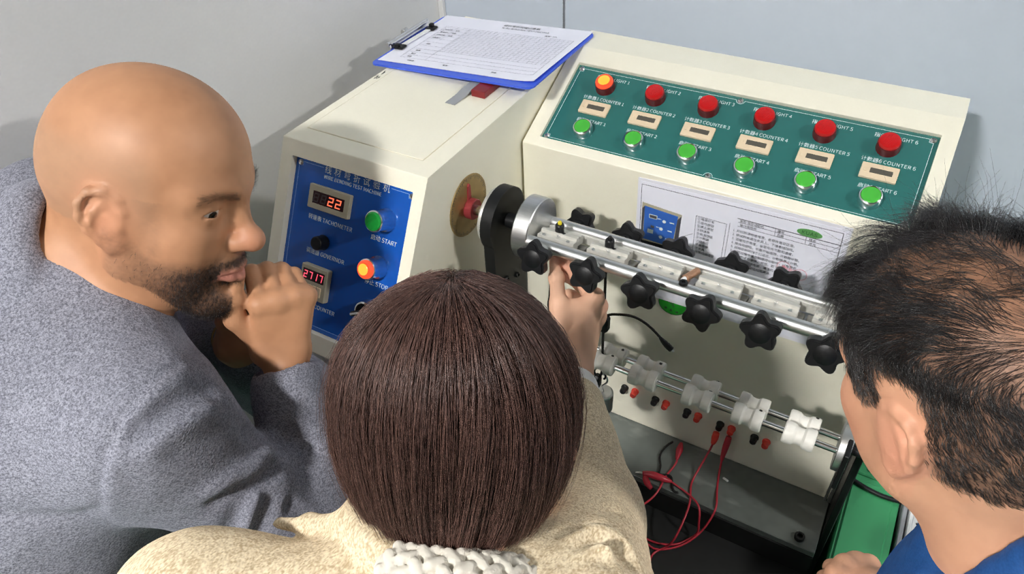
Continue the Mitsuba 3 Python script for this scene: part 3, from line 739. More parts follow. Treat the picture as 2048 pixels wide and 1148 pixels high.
k = thing('brown_plug', 'small brown plug lying in the gap between the third and fourth clamp jaws', 'plug')
obj(k + '__body', rod(pc(.333, -.016, .002), pc(.326, .012, .000), .0048, 16), 'copper', 30)
obj(k + '__tip', rod(pc(.326, .012, .000), pc(.3245, .018, -.001), .0030, 12), 'white_plastic', 30)
HC = thing('held_cable', 'black cable hanging behind the fingers of the reaching hand', 'cable')
obj(HC + '__wire', tube([[.1320, -.155, -.036], [.1303, -.155, -.0944], [.1293, -.155, -.1233], [.1282, -.155, -.1633], [.1330, -.155, -.1769]], .0019), 'rubber_black', True)
obj(HC + '__plug', tube([[.1280, -.155, -.150], [.1282, -.155, -.1633], [.1330, -.155, -.1780], [.1400, -.156, -.186]], [.0024, .0044, .0046, .0030], 12), 'plastic_black', True)
WT = thing('hanging_weight', 'grey cylindrical test weight with a bright top hanging below the rollers', 'weight')
obj(WT + '__body', moved(lathe([(0, 0), (.0150, 0), (.0160, .002), (.0160, .036), (0, .036)], 36), frame(V(.2215, -.155, -.3480), V(1, 0, 0), V(0, 1, 0), V(0, 0, 1))), 'steel_dark', 30)
obj(WT + '__top', moved(lathe([(0, .036), (.0160, .036), (.0155, .0385), (.0130, .0400), (0, .0400)], 36), frame(V(.2215, -.155, -.3480), V(1, 0, 0), V(0, 1, 0), V(0, 0, 1))), 'alu', 30)
obj(WT + '__clip', cat(box((.2055, -.163, -.2990), (.2165, -.150, -.2740), .003), tube([(.2085, -.156, -.276), (.2070, -.156, -.262), (.2150, -.156, -.257), (.2230, -.156, -.266), (.2215, -.156, -.278)], .0016), tube([(.2040, -.158, -.272), (.1990, -.160, -.284), (.2020, -.160, -.298)], .0032)), 'plastic_black', 30)
obj(WT + '__hook', tube([(.2215, -.155, -.308), (.2220, -.155, -.292), (.2270, -.155, -.282), (.2240, -.155, -.272), (.2180, -.155, -.270)], .0014), 'chrome', True)


def lead(label, path, plug=None, boot=None):
    k = thing('test_lead', label, 'cable')
    obj(k + '__wire', tube(path, .0019, 8), 'rubber_red', True)
    return k


A_ = [[.3803, -.0200, -.5], [.3763, -.0312, -.525], [.3689, -.0687, -.5505], [.37, -.0875, -.5515], [.3778, -.1124, -.5515], [.3814, -.1415, -.556], [.3778, -.1777, -.58], [.3647, -.1851, -.612], [.3513, -.2027, -.617], [.3528, -.2227, -.617], [.3544, -.2438, -.617]]
k = lead('red test lead plugged into the fourth black post, its plug short and bright', A_)
obj(k + '__plug', tube([(.3822, -.020, -.470), (.3820, -.0215, -.482), (.3806, -.0200, -.499)], [.0056, .0062, .0040], 14), 'plastic_red', True)
B_ = [[.4026, -.0263, -.525], [.4049, -.0372, -.5505], [.4149, -.0808, -.5515], [.4221, -.1075, -.5515], [.4182, -.1258, -.575], [.4077, -.1402, -.602], [.3913, -.1618, -.614], [.3711, -.1806, -.617], [.3499, -.1921, -.617], [.3346, -.1895, -.617], [.3163, -.1856, -.617]]
k = lead('red test lead with a long dark red plug hanging from the fourth red post', B_)
obj(k + '__plug', tube([(.4040, -.018, -.470), (.4038, -.022, -.482), (.4030, -.0245, -.500), (.4026, -.0263, -.526)], [.0050, .0058, .0052, .0032], 14), 'rubber_red', True)
C_ = [[.3290, -.0465, -.547], [.3304, -.0551, -.5480], [.3274, -.0713, -.5510], [.3243, -.0882, -.5510], [.3210, -.1286, -.556], [.3027, -.1573, -.572], [.2854, -.1767, -.6]]
k = lead('red lead with a narrow red boot lying against the foot of the cream face', C_)
obj(k + '__boot', tube([(.3245, -.0125, -.5440), (.3262, -.0270, -.5450), (.3290, -.0480, -.5475)], [.0030, .0068, .0028], 14), 'rubber_red', True)
D_ = [[.3369, -.0964, -.549], [.3572, -.1003, -.5515], [.3788, -.109, -.5490], [.396, -.1200, -.5515], [.4041, -.1347, -.573], [.4052, -.1400, -.603], [.3957, -.1484, -.614], [.3794, -.1664, -.617], [.3495, -.1799, -.617], [.3313, -.1815, -.617], [.3128, -.1775, -.617]]
k = lead('red lead ending in an open crocodile clip on the base plate', D_)
jaw = lambda pts, r: tube(pts, r, 12)
obj(k + '__clip_boot', cat(jaw([(.2874, -.1068, -.545), (.3053, -.1032, -.542), (.3234, -.1005, -.544), (.3369, -.0964, -.548)], [.0045, .0066, .0060, .0028]), jaw([(.2930, -.1100, -.5475), (.3000, -.1190, -.5475), (.3111, -.1268, -.5475)], [.0050, .0060, .0038])), 'rubber_red', True)
obj(k + '__clip_jaw', jaw([(.2745, -.1108, -.546), (.2800, -.1085, -.546), (.2890, -.1065, -.546)], [.0014, .0026, .0030]), 'chrome', True)
obj('black_test_lead', tube([(.3080, -.012, -.551), (.3000, -.030, -.551), (.2990, -.055, -.551), (.3080, -.075, -.551), (.3130, -.090, -.551), (.3300, -.085, -.5505), (.3400, -.100, -.5515), (.3560, -.110, -.5518)], .0019), 'rubber_black', True, label='thin black lead lying on the base plate behind the crocodile clip', cat='cable')
obj('white_scrap', moved(box((-.0055, -.0022, 0), (.0055, .0022, .0022), .0006), frame(V(.4190, -.0440, ZB), V(.95, -.3, 0), V(.3, .95, 0), V(0, 0, 1))), 'white_plastic', label='tiny white scrap lying on the dark base plate', cat='scrap')

# ---------------------------------------------------------------- green case and profiles beside the machine
GZ = -.600
GC = thing('green_case', 'green plastic case with a raised lid panel standing on the floor right of the machine', 'case')
obj(GC + '__body', box((.612, -.30, FLOOR), (.702, .20, GZ - .006), .006), 'paint_green', 30)
obj(GC + '__lid', cat(box((.613, -.30, GZ - .006), (.7005, .196, GZ - .001), .002), box((.618, -.26, GZ - .002), (.690, .105, GZ + .003), .0025), box((.618, .118, GZ - .002), (.690, .185, GZ + .003), .0025)), 'paint_green', 30)
obj(GC + '__latch', box((.640, .128, GZ + .002), (.668, .146, GZ + .010), .002), 'plastic_black')
obj('black_power_cable', tube([(.6115, .100, -.594), (.6161, .0947, -.5925), (.6419, .0861, -.5925), (.6764, .0827, -.5925), (.7002, .0863, -.592), (.7193, .0905, -.590), (.76, .10, -.585), (.80, .13, -.62)], .0042, 10), 'rubber_black', True, label='thick black power cable lying across the green case', cat='cable')
for i, (x0, x1, w_) in enumerate(((.7065, .7145, 'strap_grey'), (.7175, .7245, 'white_plastic'))):
    obj('metal_profile', box((x0, -.125, -.664), (x1, .105, -.598 + .003 * i), .0015), w_, label=('dull grey flat bar standing along the green case', 'pale metal bar beside the perforated strip')[i], cat='bar')
ps = to_man(box((.7290, -.125, -.622), (.7490, .098, -.618), .0004))
for j in range(5):
    ps = ps - m3.Manifold.cylinder(.02, .0036, circular_segments=20).translate((.7372, .0735 - .0375 * j, -.63))
obj('perforated_strip', from_man(ps), 'white_plastic', 30, label='white perforated metal strip with round holes beside the blue shirt', cat='strip')
obj('dark_cabinet', box((.704, -.13, FLOOR), (.80, .24, -.664), .004), 'steel_black', label='dark cabinet under the bars right of the green case', cat='cabinet')
# ---------------------------------------------------------------- sculpting toolkit: smooth unions of round shapes, meshed by surface nets
class Sculpt:
    """ops: (mode, fn, lo, hi, k): a signed distance built up by smooth unions 'u', cuts 's' and intersections 'i'"""
    BAND = 0.03

    def __init__(self):
        self.ops = []

    def add(self, fn, lo, hi, k=0.01, mode='u'):
        self.ops.append((mode, fn, np.asarray(lo, float), np.asarray(hi, float), k))
        return self

    def ell(self, c, r, k=0.01, mode='u', R=None):
        c, r = np.asarray(c, float), np.broadcast_to(np.asarray(r, float), (3,)).copy()

        def fn(P):
            q = P - c
            if R is not None:
                q = q @ R
            a = q / r
            k0 = np.sqrt((a * a).sum(1))
            b = a / r
            return np.where(k0 < 1e-6, -r.min(), k0 * (k0 - 1) / np.maximum(np.sqrt((b * b).sum(1)), 1e-9))
        e = r if R is None else np.abs(R) @ r
        return self.add(fn, c - e, c + e, k, mode)

    def cap(self, a, b, ra, rb=None, k=0.01, mode='u'):
        a, b = np.asarray(a, float), np.asarray(b, float)
        rb = ra if rb is None else rb
        d = b - a
        dd = max(float(d @ d), 1e-12)

        def fn(P):
            t = np.clip((P - a) @ d / dd, 0, 1)
            q = P - a - t[:, None] * d
            return np.sqrt((q * q).sum(1)) - (ra + (rb - ra) * t)
        m = max(ra, rb)
        return self.add(fn, np.minimum(a, b) - m, np.maximum(a, b) + m, k, mode)

    def chain(self, pts, rs, k=0.006, mode='u'):
        rs = np.broadcast_to(rs, (len(pts),))
        for i in range(len(pts) - 1):
            self.cap(pts[i], pts[i + 1], rs[i], rs[i + 1], k, mode)
        return self

    def group(self, other, m=None, k=0.01, mode='u'):
        """another sculpt placed by the rigid matrix m"""
        m = np.eye(4) if m is None else m
        lo, hi = other.bounds()
        c = np.array([[(lo, hi)[(i >> j) & 1][j] for j in range(3)] for i in range(8)]) @ m[:3, :3].T + m[:3, 3]
        return self.add(lambda P: other((P - m[:3, 3]) @ m[:3, :3]), c.min(0), c.max(0), k, mode)

    def bounds(self):
        u = [o for o in self.ops if o[0] == 'u']
        return np.min([o[2] for o in u], 0), np.max([o[3] for o in u], 0)

    def __call__(self, P):
        d = np.full(len(P), self.BAND * 2)
        for mode, fn, lo, hi, k in self.ops:
            m = k + self.BAND
            near = np.flatnonzero(((P > lo - m) & (P < hi + m)).all(1)) if mode != 'i' else np.arange(len(P))
            if not len(near):
                continue
            e, b = fn(P[near]), d[near]
            if mode == 'u':
                h = np.maximum(k - np.abs(b - e), 0)
                d[near] = np.minimum(b, e) - h * h / (4 * max(k, 1e-9))
            else:
                if mode == 's':
                    e = -e
                h = np.maximum(k - np.abs(b - e), 0)
                d[near] = np.maximum(b, e) + h * h / (4 * max(k, 1e-9))
        return d


def nets(sdf, h, lo=None, hi=None, pad=0.012, relax=1):
    """the surface sdf = 0 as a mesh with cells of size h"""
    if lo is None:
        lo, hi = sdf.bounds()
        lo, hi = lo - pad, hi + pad
    lo, hi = np.asarray(lo, float), np.asarray(hi, float)
    s = 4
    nc = np.ceil((hi - lo) / (h * s)).astype(int) + 1
    ax = [lo[i] + h * s * np.arange(nc[i]) for i in range(3)]
    P = np.stack(np.meshgrid(*ax, indexing='ij'), -1).reshape(-1, 3)
    Dc = np.concatenate([sdf(P[i:i + 400000]) for i in range(0, len(P), 400000)]).reshape(nc).astype(np.float32)
    n = (nc - 1) * s + 1
    near = np.abs(Dc) < h * s * 1.9
    cell = np.zeros(nc - 1, bool)
    for a, b, c in np.ndindex(2, 2, 2):
        cell |= near[a:nc[0] - 1 + a, b:nc[1] - 1 + b, c:nc[2] - 1 + c]
    D = np.full(n, 1.0, np.float32)
    big = np.repeat(np.repeat(np.repeat(np.where(Dc < 0, -1.0, 1.0), s, 0), s, 1), s, 2)
    o = s // 2
    D[:] = big[o:o + n[0], o:o + n[1], o:o + n[2]]
    mark = np.zeros(n, bool)
    ci = np.argwhere(cell)
    off = np.array(list(np.ndindex(s + 1, s + 1, s + 1)))
    idx = (ci[:, None] * s + off[None]).reshape(-1, 3)
    mark[idx[:, 0], idx[:, 1], idx[:, 2]] = True
    ii = np.argwhere(mark)
    vals = np.concatenate([sdf(lo + h * ii[i:i + 400000]) for i in range(0, len(ii), 400000)])
    D[ii[:, 0], ii[:, 1], ii[:, 2]] = vals
    neg = D < 0
    act = np.zeros(n - 1, np.int8)
    for a, b, c in np.ndindex(2, 2, 2):
        act += neg[a:n[0] - 1 + a, b:n[1] - 1 + b, c:n[2] - 1 + c]
    cells = np.argwhere((act > 0) & (act < 8))
    vid = np.full(n - 1, -1, np.int32)
    vid[cells[:, 0], cells[:, 1], cells[:, 2]] = np.arange(len(cells))
    corner = np.array(list(np.ndindex(2, 2, 2)))
    cv = np.stack([D[tuple((cells + c).T)] for c in corner], 1).astype(float)
    acc, cnt = np.zeros((len(cells), 3)), np.zeros(len(cells))
    for i in range(8):
        for j in range(i + 1, 8):
            if np.abs(corner[i] - corner[j]).sum() == 1:
                x, y = cv[:, i], cv[:, j]
                on = (x < 0) != (y < 0)
                t = np.where(on, x / np.where(on, x - y, 1), 0)
                acc += np.where(on[:, None], corner[i] + t[:, None] * (corner[j] - corner[i]), 0)
                cnt += on
    v = lo + h * (cells + acc / cnt[:, None])
    quads = []
    for axis in range(3):
        a1, a2 = (axis + 1) % 3, (axis + 2) % 3
        sl0 = [slice(None)] * 3; sl1 = [slice(None)] * 3
        sl0[axis], sl1[axis] = slice(0, -1), slice(1, None)
        x, y = neg[tuple(sl0)], neg[tuple(sl1)]
        e = np.argwhere(x != y)
        e = e[(e[:, a1] > 0) & (e[:, a2] > 0) & (e[:, a1] < n[a1] - 1) & (e[:, a2] < n[a2] - 1)]
        flip = x[tuple(e.T)]
        q = []
        for d1, d2 in ((-1, -1), (0, -1), (0, 0), (-1, 0)):
            c = e.copy(); c[:, a1] += d1; c[:, a2] += d2
            q.append(vid[tuple(c.T)])
        q = np.stack(q, 1)
        q[~flip] = q[~flip][:, ::-1]
        quads.append(q)
    q = np.vstack(quads)
    q = q[(q >= 0).all(1)]
    mesh = trimesh.Trimesh(v, np.vstack([q[:, [0, 1, 2]], q[:, [0, 2, 3]]]), process=False)
    if relax:
        import scipy.sparse as sp
        e = mesh.edges_unique
        n_ = len(v)
        A = sp.coo_matrix((np.ones(2 * len(e)), (np.r_[e[:, 0], e[:, 1]], np.r_[e[:, 1], e[:, 0]])), (n_, n_)).tocsr()
        deg = np.maximum(np.asarray(A.sum(1)).ravel(), 1)[:, None]
        x = v.copy()
        for _ in range(2 * relax):
            for lam in (.5, -.52):
                x = x + lam * (A @ x / deg - x)
        d = x - v
        s_ = np.linalg.norm(d, axis=1, keepdims=True)
        mesh.vertices = v + d * np.minimum(1, .5 * h / np.maximum(s_, 1e-12))
    return mesh


def keep_big(mesh):
    parts = mesh.split(only_watertight=False)
    return max(parts, key=lambda p: len(p.faces)) if len(parts) > 1 else mesh


def rotm(axis, deg):
    return trimesh.transformations.rotation_matrix(math.radians(deg), axis)[:3, :3]


def pose(c, fwd, up):
    """a frame with x forward, y left, z up"""
    f = unit(fwd)
    u = unit(np.asarray(up, float) - f * (f @ np.asarray(up, float)))
    return frame(np.asarray(c, float), f, np.cross(u, f), u)


def ear_sculpt(side, flare=.42):
    """an ear about 63 mm tall: x forward, y outward of that side, z up, origin at the ear canal"""
    e = Sculpt()
    o = side
    yy = lambda x, d: o * (0.004 + d - flare * min(x, 0.006))     # the back edge stands off the head
    pt = lambda x, z, d=0.0: (x, yy(x, d), z)
    e.ell((-0.009, yy(-0.009, 0), 0.008), (0.0165, 0.0042, 0.024), 0.004, R=rotm((0, 0, 1), -o * 52 * flare) @ rotm((0, 1, 0), 8))
    e.ell((0.000, yy(0, -0.001), -0.017), (0.0095, 0.0038, 0.012), 0.006)
    rim = [pt(0.007, 0.004), pt(0.010, 0.016, .001), pt(0.006, 0.028, .002), pt(-0.005, 0.0345, .003), pt(-0.017, 0.031, .003), pt(-0.0245, 0.019, .003), pt(-0.0245, 0.004, .003), pt(-0.0185, -0.009, .002), pt(-0.009, -0.020, .001), pt(0.000, -0.027, 0), pt(0.006, -0.024, -.001), pt(0.008, -0.015, -.002)]
    e.chain(rim, [.0030, .0036, .0041, .0044, .0044, .0041, .0037, .0033, .0034, .0050, .0044, .003], 0.004)
    e.ell((-0.0135, yy(-0.0135, .0055), 0.019), (0.0065, 0.004, 0.009), 0.004, 's')
    e.chain([pt(-0.005, 0.024, .002), pt(-0.0135, 0.012, .0035), pt(-0.0145, 0.000, .0035), pt(-0.008, -0.010, .002)], [.0026, .003, .003, .0024], 0.004)
    e.ell((-0.0035, yy(-0.0035, .007), 0.000), (0.0088, 0.0125, 0.0108), 0.003, 's')
    e.ell((-0.002, yy(-0.002, .005), 0.0125), (0.006, 0.005, 0.004), 0.003, 's')
    e.ell((0.0075, o * .003, -0.001), (0.0042, 0.0050, 0.0062), 0.004)
    return e


def head_sculpt(kind, ear_x=0.0, lid=0.0040, flare=.42):
    """a head, x forward, y left, z up, origin between the ear canals"""
    s = Sculpt()
    f = kind == 'woman'
    s.ell((-0.018, 0, 0.045), (0.088, 0.0745, 0.083), 0.01)
    s.ell((0.022, 0, 0.054), (0.073, 0.066, 0.070), 0.05)
    s.ell((-0.045, 0, 0.012), (0.058, 0.062, 0.055), 0.04)
    s.ell((0.036, 0, -0.028), (0.055, 0.053, 0.070), 0.045)
    for o in (1, -1):
        s.cap((0.008, o * 0.051, -0.052), (0.073, o * 0.017, -0.096), 0.0155, 0.0145, 0.028)
        s.cap((0.004, o * 0.060, -0.010), (0.012, o * 0.053, -0.050), 0.014, 0.014, 0.03)
        s.ell((0.062, o * 0.041, -0.012), (0.021, 0.019, 0.017), 0.028)
        s.cap((0.090, o * 0.012, 0.037), (0.071, o * 0.048, 0.037), 0.0085, 0.0080, 0.022)
        s.ell((0.052, o * 0.036, -0.045), (0.024, 0.018, 0.030), 0.03)
    s.ell((0.082, 0, -0.094), (0.0165, 0.019, 0.0165), 0.022)
    for o in (1, -1):
        s.ell((0.0985, o * 0.031, 0.0200), (0.0165, 0.0165, 0.0115), 0.018, 's')
    # nose
    s.cap((0.0885, 0, 0.030), (0.1085, 0, -0.006), 0.0075, 0.0092, 0.014)
    s.ell((0.1115, 0, -0.0145), (0.0115, 0.0115, 0.0105), 0.009)
    for o in (1, -1):
        s.ell((0.1005, o * 0.0125, -0.0185), (0.0115, 0.0068, 0.0080), 0.006)
        s.ell((0.1060, o * 0.0068, -0.0268), (0.0052, 0.0034, 0.0042), 0.003, 's')
    s.ell((0.092, 0, -0.048), (0.0105, 0.024, 0.019), 0.016)
    # lips
    for o in (1, -1):
        s.chain([(0.1030, 0, -0.0505), (0.1008, o * 0.010, -0.0500), (0.0900, o * 0.0235, -0.0555)], [.0042, .0045, .0022], 0.004)
        s.chain([(0.1015, 0, -0.0618), (0.0985, o * 0.010, -0.0612), (0.0895, o * 0.0225, -0.0568)], [.0055, .0050, .0022], 0.004)
        s.chain([(0.1075, 0, -0.0558), (0.1040, o * 0.011, -0.0552), (0.0925, o * 0.0245, -0.0562)], [.0011, .0011, .0010], 0.002, 's')
    s.ell((0.098, 0, -0.0745), (0.008, 0.016, 0.0055), 0.010, 's')
    # eyelids round the eyeball, with an opening
    for o in (1, -1):
        s.ell((0.0768, o * 0.0320, 0.0198), (0.0134, 0.0142, 0.0132), 0.011)
        s.ell((0.0885, o * 0.0340, 0.0192), (0.0090, 0.0140, lid), 0.0016, 's', R=rotm((0, 0, 1), o * 22))
        s.ell((-0.0060, o * 0.0715, 0.002), (0.016, 0.008, 0.022), 0.014)
        m = np.eye(4); m[:3, 3] = (-0.004 + ear_x, o * 0.0725, -0.002)
        s.group(ear_sculpt(o, flare), m, 0.006)
    return s


def crease(sc, pts, amp, width, k=0):
    """a groove (amp > 0) or a ridge (amp < 0) along a polyline on the surface of a sculpt"""
    pts = np.asarray(pts, float)
    reach = 2.6 * width
    lo, hi = pts.min(0) - reach, pts.max(0) + reach
    sc.folds = getattr(sc, 'folds', []) + [(pts, amp, width, lo, hi)]


class Cloth(Sculpt):
    """a sculpt with folds and soft wrinkles"""
    folds, wrinkle = [], None

    def __call__(self, P):
        d = super().__call__(P)
        near = np.flatnonzero(np.abs(d) < 0.03)
        if not len(near):
            return d
        Q = P[near]
        e = np.zeros(len(Q))
        if self.wrinkle:
            amp, scale, seed = self.wrinkle
            e += amp * (meshkit.fbm(Q / scale, 2, seed) - 0.5) * 2
        for pts, amp, width, lo, hi in self.folds:
            m = np.flatnonzero(((Q > lo) & (Q < hi)).all(1))
            if not len(m):
                continue
            best = np.full(len(m), 9.0)
            fade = np.ones(len(m))
            n = len(pts) - 1
            for i in range(n):
                a, b = pts[i], pts[i + 1]
                dd = b - a
                t = np.clip((Q[m] - a) @ dd / (dd @ dd), 0, 1)
                r = np.linalg.norm(Q[m] - a - t[:, None] * dd, axis=1)
                s = (i + t) / n
                fd = np.clip(np.minimum(s, 1 - s) * 6 + 0.15, 0, 1)
                fade = np.where(r < best, fd, fade)
                best = np.minimum(best, r)
            e[m] += amp * fade * np.exp(-(best / width) ** 2)
        d[near] += e
        return d


def hand(sc, wrist, mcp, fingers, thumb, r=1.0, tip=1.0):
    """a hand added to a sculpt. wrist: two points across it; mcp: four knuckles, index first; fingers: per finger the joints after the knuckle; thumb: its joints from the root"""
    palm = Sculpt()
    w = [np.asarray(wrist[0], float), np.asarray(wrist[1], float)]
    for i in range(4):
        t = i / 3
        palm.cap(w[0] * (1 - t) + w[1] * t, mcp[i], .0150 * r, .0110 * r, .016)
    for i in range(3):
        palm.cap(mcp[i], mcp[i + 1], .0095 * r, .0095 * r, .010)
    palm.cap(w[0], w[1], .0185 * r, .0175 * r, .012)
    for i in range(4):
        palm.ell(mcp[i], .0118 * r * (1, 1.02, .97, .90)[i], .006)
    sc.group(palm, None, .012)
    for i, f in enumerate(fingers):
        g = Sculpt()
        s = r * (1, 1.03, .98, .86)[i]
        pts = [mcp[i]] + list(f)
        rs = [.0102 * s, .0094 * s, .0082 * s, .0068 * s][:len(pts)]
        g.chain(pts, rs, .003)
        for p, q in zip(pts[1:-1], rs[1:-1]):
            g.ell(p, q * 1.07, .004)
        sc.group(g, None, .0028)
    if thumb:
        g = Sculpt()
        g.chain(thumb, [.0160 * r, .0120 * r, .0098 * r, .0072 * r][:len(thumb)], .006)
        g.ell(thumb[-2], .0106 * r, .005)
        sc.group(g, None, .006)


def strands(curves, radius, n=8, taper=0.35):
    """hair: each curve becomes a thin three-sided tapering tube, all of them one mesh with smooth normals"""
    from scipy.interpolate import CubicSpline
    P = np.stack([CubicSpline(np.linspace(0, 1, len(c)), c)(np.linspace(0, 1, n)) if len(c) != n else c for c in curves])
    t = np.gradient(P, axis=1)
    t /= np.linalg.norm(t, axis=2, keepdims=True) + 1e-12
    u = np.cross(t, V(.31, .52, .79))
    u /= np.linalg.norm(u, axis=2, keepdims=True) + 1e-12
    w = np.cross(t, u)
    r = (radius * (1 - (1 - taper) * np.linspace(0, 1, n) ** 2))[None, :, None]
    nr = np.stack([math.cos(a) * u + math.sin(a) * w for a in (0, 2 * math.pi / 3, 4 * math.pi / 3)], 2)
    v = (P[:, :, None] + nr * r[:, :, None]).reshape(-1, 3)
    f = []
    for i in range(n - 1):
        for k in range(3):
            a, b = i * 3 + k, i * 3 + (k + 1) % 3
            f += [(a, b, b + 3), (a, b + 3, a + 3)]
    f = (np.array(f)[None] + (np.arange(len(P)) * n * 3)[:, None, None]).reshape(-1, 3)
    path = meshkit.write_ply(trimesh.Trimesh(v, f, process=False), False, normals=nr.reshape(-1, 3))
    return {'type': 'ply', 'filename': path, 'face_normals': False}




def hair(key, curves, radius, bsdf, label=None, n=4):
    key = nk(key)
    scene[key] = {**strands(curves, radius, n), 'bsdf': {'type': 'ref', 'id': bsdf}}
    tag(key, label, kind='stuff')
    return key


def local(m, P):
    return (np.asarray(P) - m[:3, 3]) @ m[:3, :3]


def world(m, P):
    return np.asarray(P) @ m[:3, :3].T + m[:3, 3]


def eyes(P, m, iris, look):
    """two eyeballs set in the head's frame m, looking along the local direction look"""
    for o in (1, -1):
        s = trimesh.creation.icosphere(5, .0118)
        a = s.vertices @ unit(look) / .0118
        col = np.where((a > .975)[:, None], (.004, .004, .004), np.where((a > .90)[:, None], iris, (.50, .45, .41)))
        s.vertices[a > .90] *= 1.02
        obj(P + '__eye', moved(s, m @ trimesh.transformations.translation_matrix((.0772, o * .032, .0198))), 'eye', True, color=col)


mat('eye', {'type': 'mesh_attribute', 'name': 'vertex_color'}, .08)
mat('skin', {'type': 'mesh_attribute', 'name': 'vertex_color'}, .50, spec=.36, bump=(lambda p, n, uv: FB(p.x * 700, p.y * 700, p.z * 700), 2e-4, 1.2e-4))


def grid_noise(P, scale, seed=0, octaves=3):
    return meshkit.fbm(np.asarray(P) / scale, octaves, seed)


def sstep(a, b, x):
    t = np.clip((x - a) / (b - a), 0, 1)
    return t * t * (3 - 2 * t)


def lerp(a, b, t):
    return np.asarray(a) + (np.asarray(b) - np.asarray(a)) * np.asarray(t)[..., None]


def legs(P, hip, face, cloth, shoe, knee_bend=.1, stance=.11):
    """trousers and shoes that carry a bent-over person down to the floor"""
    hip = np.asarray(hip, float)
    f = unit(V(face[0], face[1], 0))
    s = np.cross(V(0, 0, 1), f)
    t = Sculpt()
    t.ell(hip, (.15, .15, .12), .03)
    for o in (1, -1):
        h = hip + o * s * .085
        a = np.array([h[0], h[1], FLOOR + .09]) + o * s * .03 + f * .03
        k = (h + a) / 2 + f * knee_bend
        t.cap(h, k, .088, .066, .05)
        t.cap(k, a, .066, .052, .03)
    obj(P + '__trousers', nets(t, .012), cloth, True)
    for o in (1, -1):
        a = np.array([hip[0], hip[1], FLOOR]) + o * s * .115 + f * .03
        b = Sculpt()
        b.cap(a + (0, 0, .045) - f * .06, a + (0, 0, .035) + f * .13, .043, .034, .02)
        b.ell(a + (0, 0, .08) - f * .04, (.045, .045, .06), .03)
        lim = a[2] + .003
        b.add(lambda Q, lim=lim: lim - Q[:, 2], V(-9, -9, -9), V(9, 9, 9), .004, 'i')
        obj(P + '__shoe', nets(b, .008), shoe, True)


mat('trousers_dark', srgb(44, 46, 54), .8)
mat('shoe_black', srgb(24, 24, 26), .4)

# ---------------------------------------------------------------- the bald bearded man in a grey wool jacket
P1 = thing('person', 'bald bearded man in a grey wool jacket, fist held to his mouth', 'person')
H1 = pose((-.1585, -.5070, .1600), (.928, .282, -.2435), (.1378, .3475, .9275))
hd = head_sculpt('man', .011, .0032)
# stronger nose, fuller cheeks and a bearded chin
hd.ell((.1145, 0, -.0140), (.0118, .0118, .0108), .010)
W1a, W1b = V(-0.0616, -0.5055, -0.0288), V(-0.0361, -0.4869, -0.0353)
body = Sculpt()
body.group(hd, H1, .004)
wl = lambda *p: world(H1, V(*p))
NB = V(-.245, -.590, .075)
body.cap(wl(-.030, 0, -.045), NB, .058, .064, .03)
body.cap(wl(.015, 0, -.060), NB + V(.05, -.02, -.03), .046, .060, .03)
RS, LS = V(-.055, -.670, .012), V(-.318, -.545, .098)
RE, LE = V(.060, -.600, -.235), V(-.12, -.44, -.22)
RW = (W1a + W1b) / 2
CH, HP = V(-.20, -.65, -.02), V(-.21, -.93, -.36)
body.cap(NB, CH, .065, .10, .04)
body.cap(LS, RS, .045, .045, .04)
body.cap(CH, HP, .10, .10, .04)
body.cap(RS, RE, .042, .036, .02).cap(RE, RW + (RW - RE) * -.12, .034, .0250, .015)
LWr = V(-0.1184, -0.5022, -0.0505)
body.cap(LS, LE, .042, .036, .02).cap(LE, LWr, .034, .0250, .015)
hand(body, (W1a, W1b), [V(-0.0615, -0.4938, 0.0342), V(-0.0498, -0.4785, 0.0328), V(-0.0418, -0.4610, 0.0297), V(-0.0356, -0.4493, 0.0222)],
     [[V(-0.0913, -0.4699, 0.0511), V(-0.1068, -0.4587, 0.0289), V(-0.0918, -0.4688, 0.0161)], [V(-0.0823, -0.4555, 0.0475), V(-0.0969, -0.4459, 0.0231), V(-0.0845, -0.4577, 0.0102)], [V(-0.0746, -0.4422, 0.0405), V(-0.0878, -0.4337, 0.0173), V(-0.0769, -0.4464, 0.0044)], [V(-0.0657, -0.4336, 0.0313), V(-0.0778, -0.4254, 0.0117), V(-0.0687, -0.4374, 0.0006)]],
     [V(-0.0730, -0.5029, -0.0132), V(-0.0847, -0.5146, 0.0190), V(-0.0815, -0.5079, 0.0478), V(-0.0746, -0.4985, 0.0740)], 1.0)
# the other hand under it
hand(body, (V(-0.1269, -0.5071, -0.0501), V(-0.1136, -0.4938, -0.0558)), [V(-0.1174, -0.4905, -0.0093), V(-0.1113, -0.4775, -0.0110), V(-0.1084, -0.4683, -0.0190), V(-0.1063, -0.4624, -0.0298)],
     [[V(-0.1166, -0.4764, 0.0039), V(-0.0977, -0.4766, 0.0120)], [V(-0.1156, -0.4627, 0.0014), V(-0.0973, -0.4643, 0.0086)], [V(-0.1128, -0.4526, -0.0072), V(-0.0941, -0.4556, -0.0002)], [V(-0.1100, -0.4470, -0.0171), V(-0.0914, -0.4518, -0.0103)]], [V(-0.1245, -0.5046, -0.0339), V(-0.1220, -0.5035, -0.0085), V(-0.1141, -0.4962, 0.0090)], .95)
m = nets(body, .0022, V(-.42, -1.0, -.27), V(.12, -.30, .33))
m = keep_big(m)
q = local(H1, m.vertices)
n1 = grid_noise(m.vertices, .012, 3)
n2 = grid_noise(m.vertices, .0022, 4, 2)
n3 = grid_noise(m.vertices, .05, 8)
skin = lerp(srgb(160, 112, 82), srgb(190, 142, 108), n3 * .6 + n1 * .4)
hx, hy, hz = q.T
onhead = (np.abs(hd(q)) < .0025) & (hz > -.14)
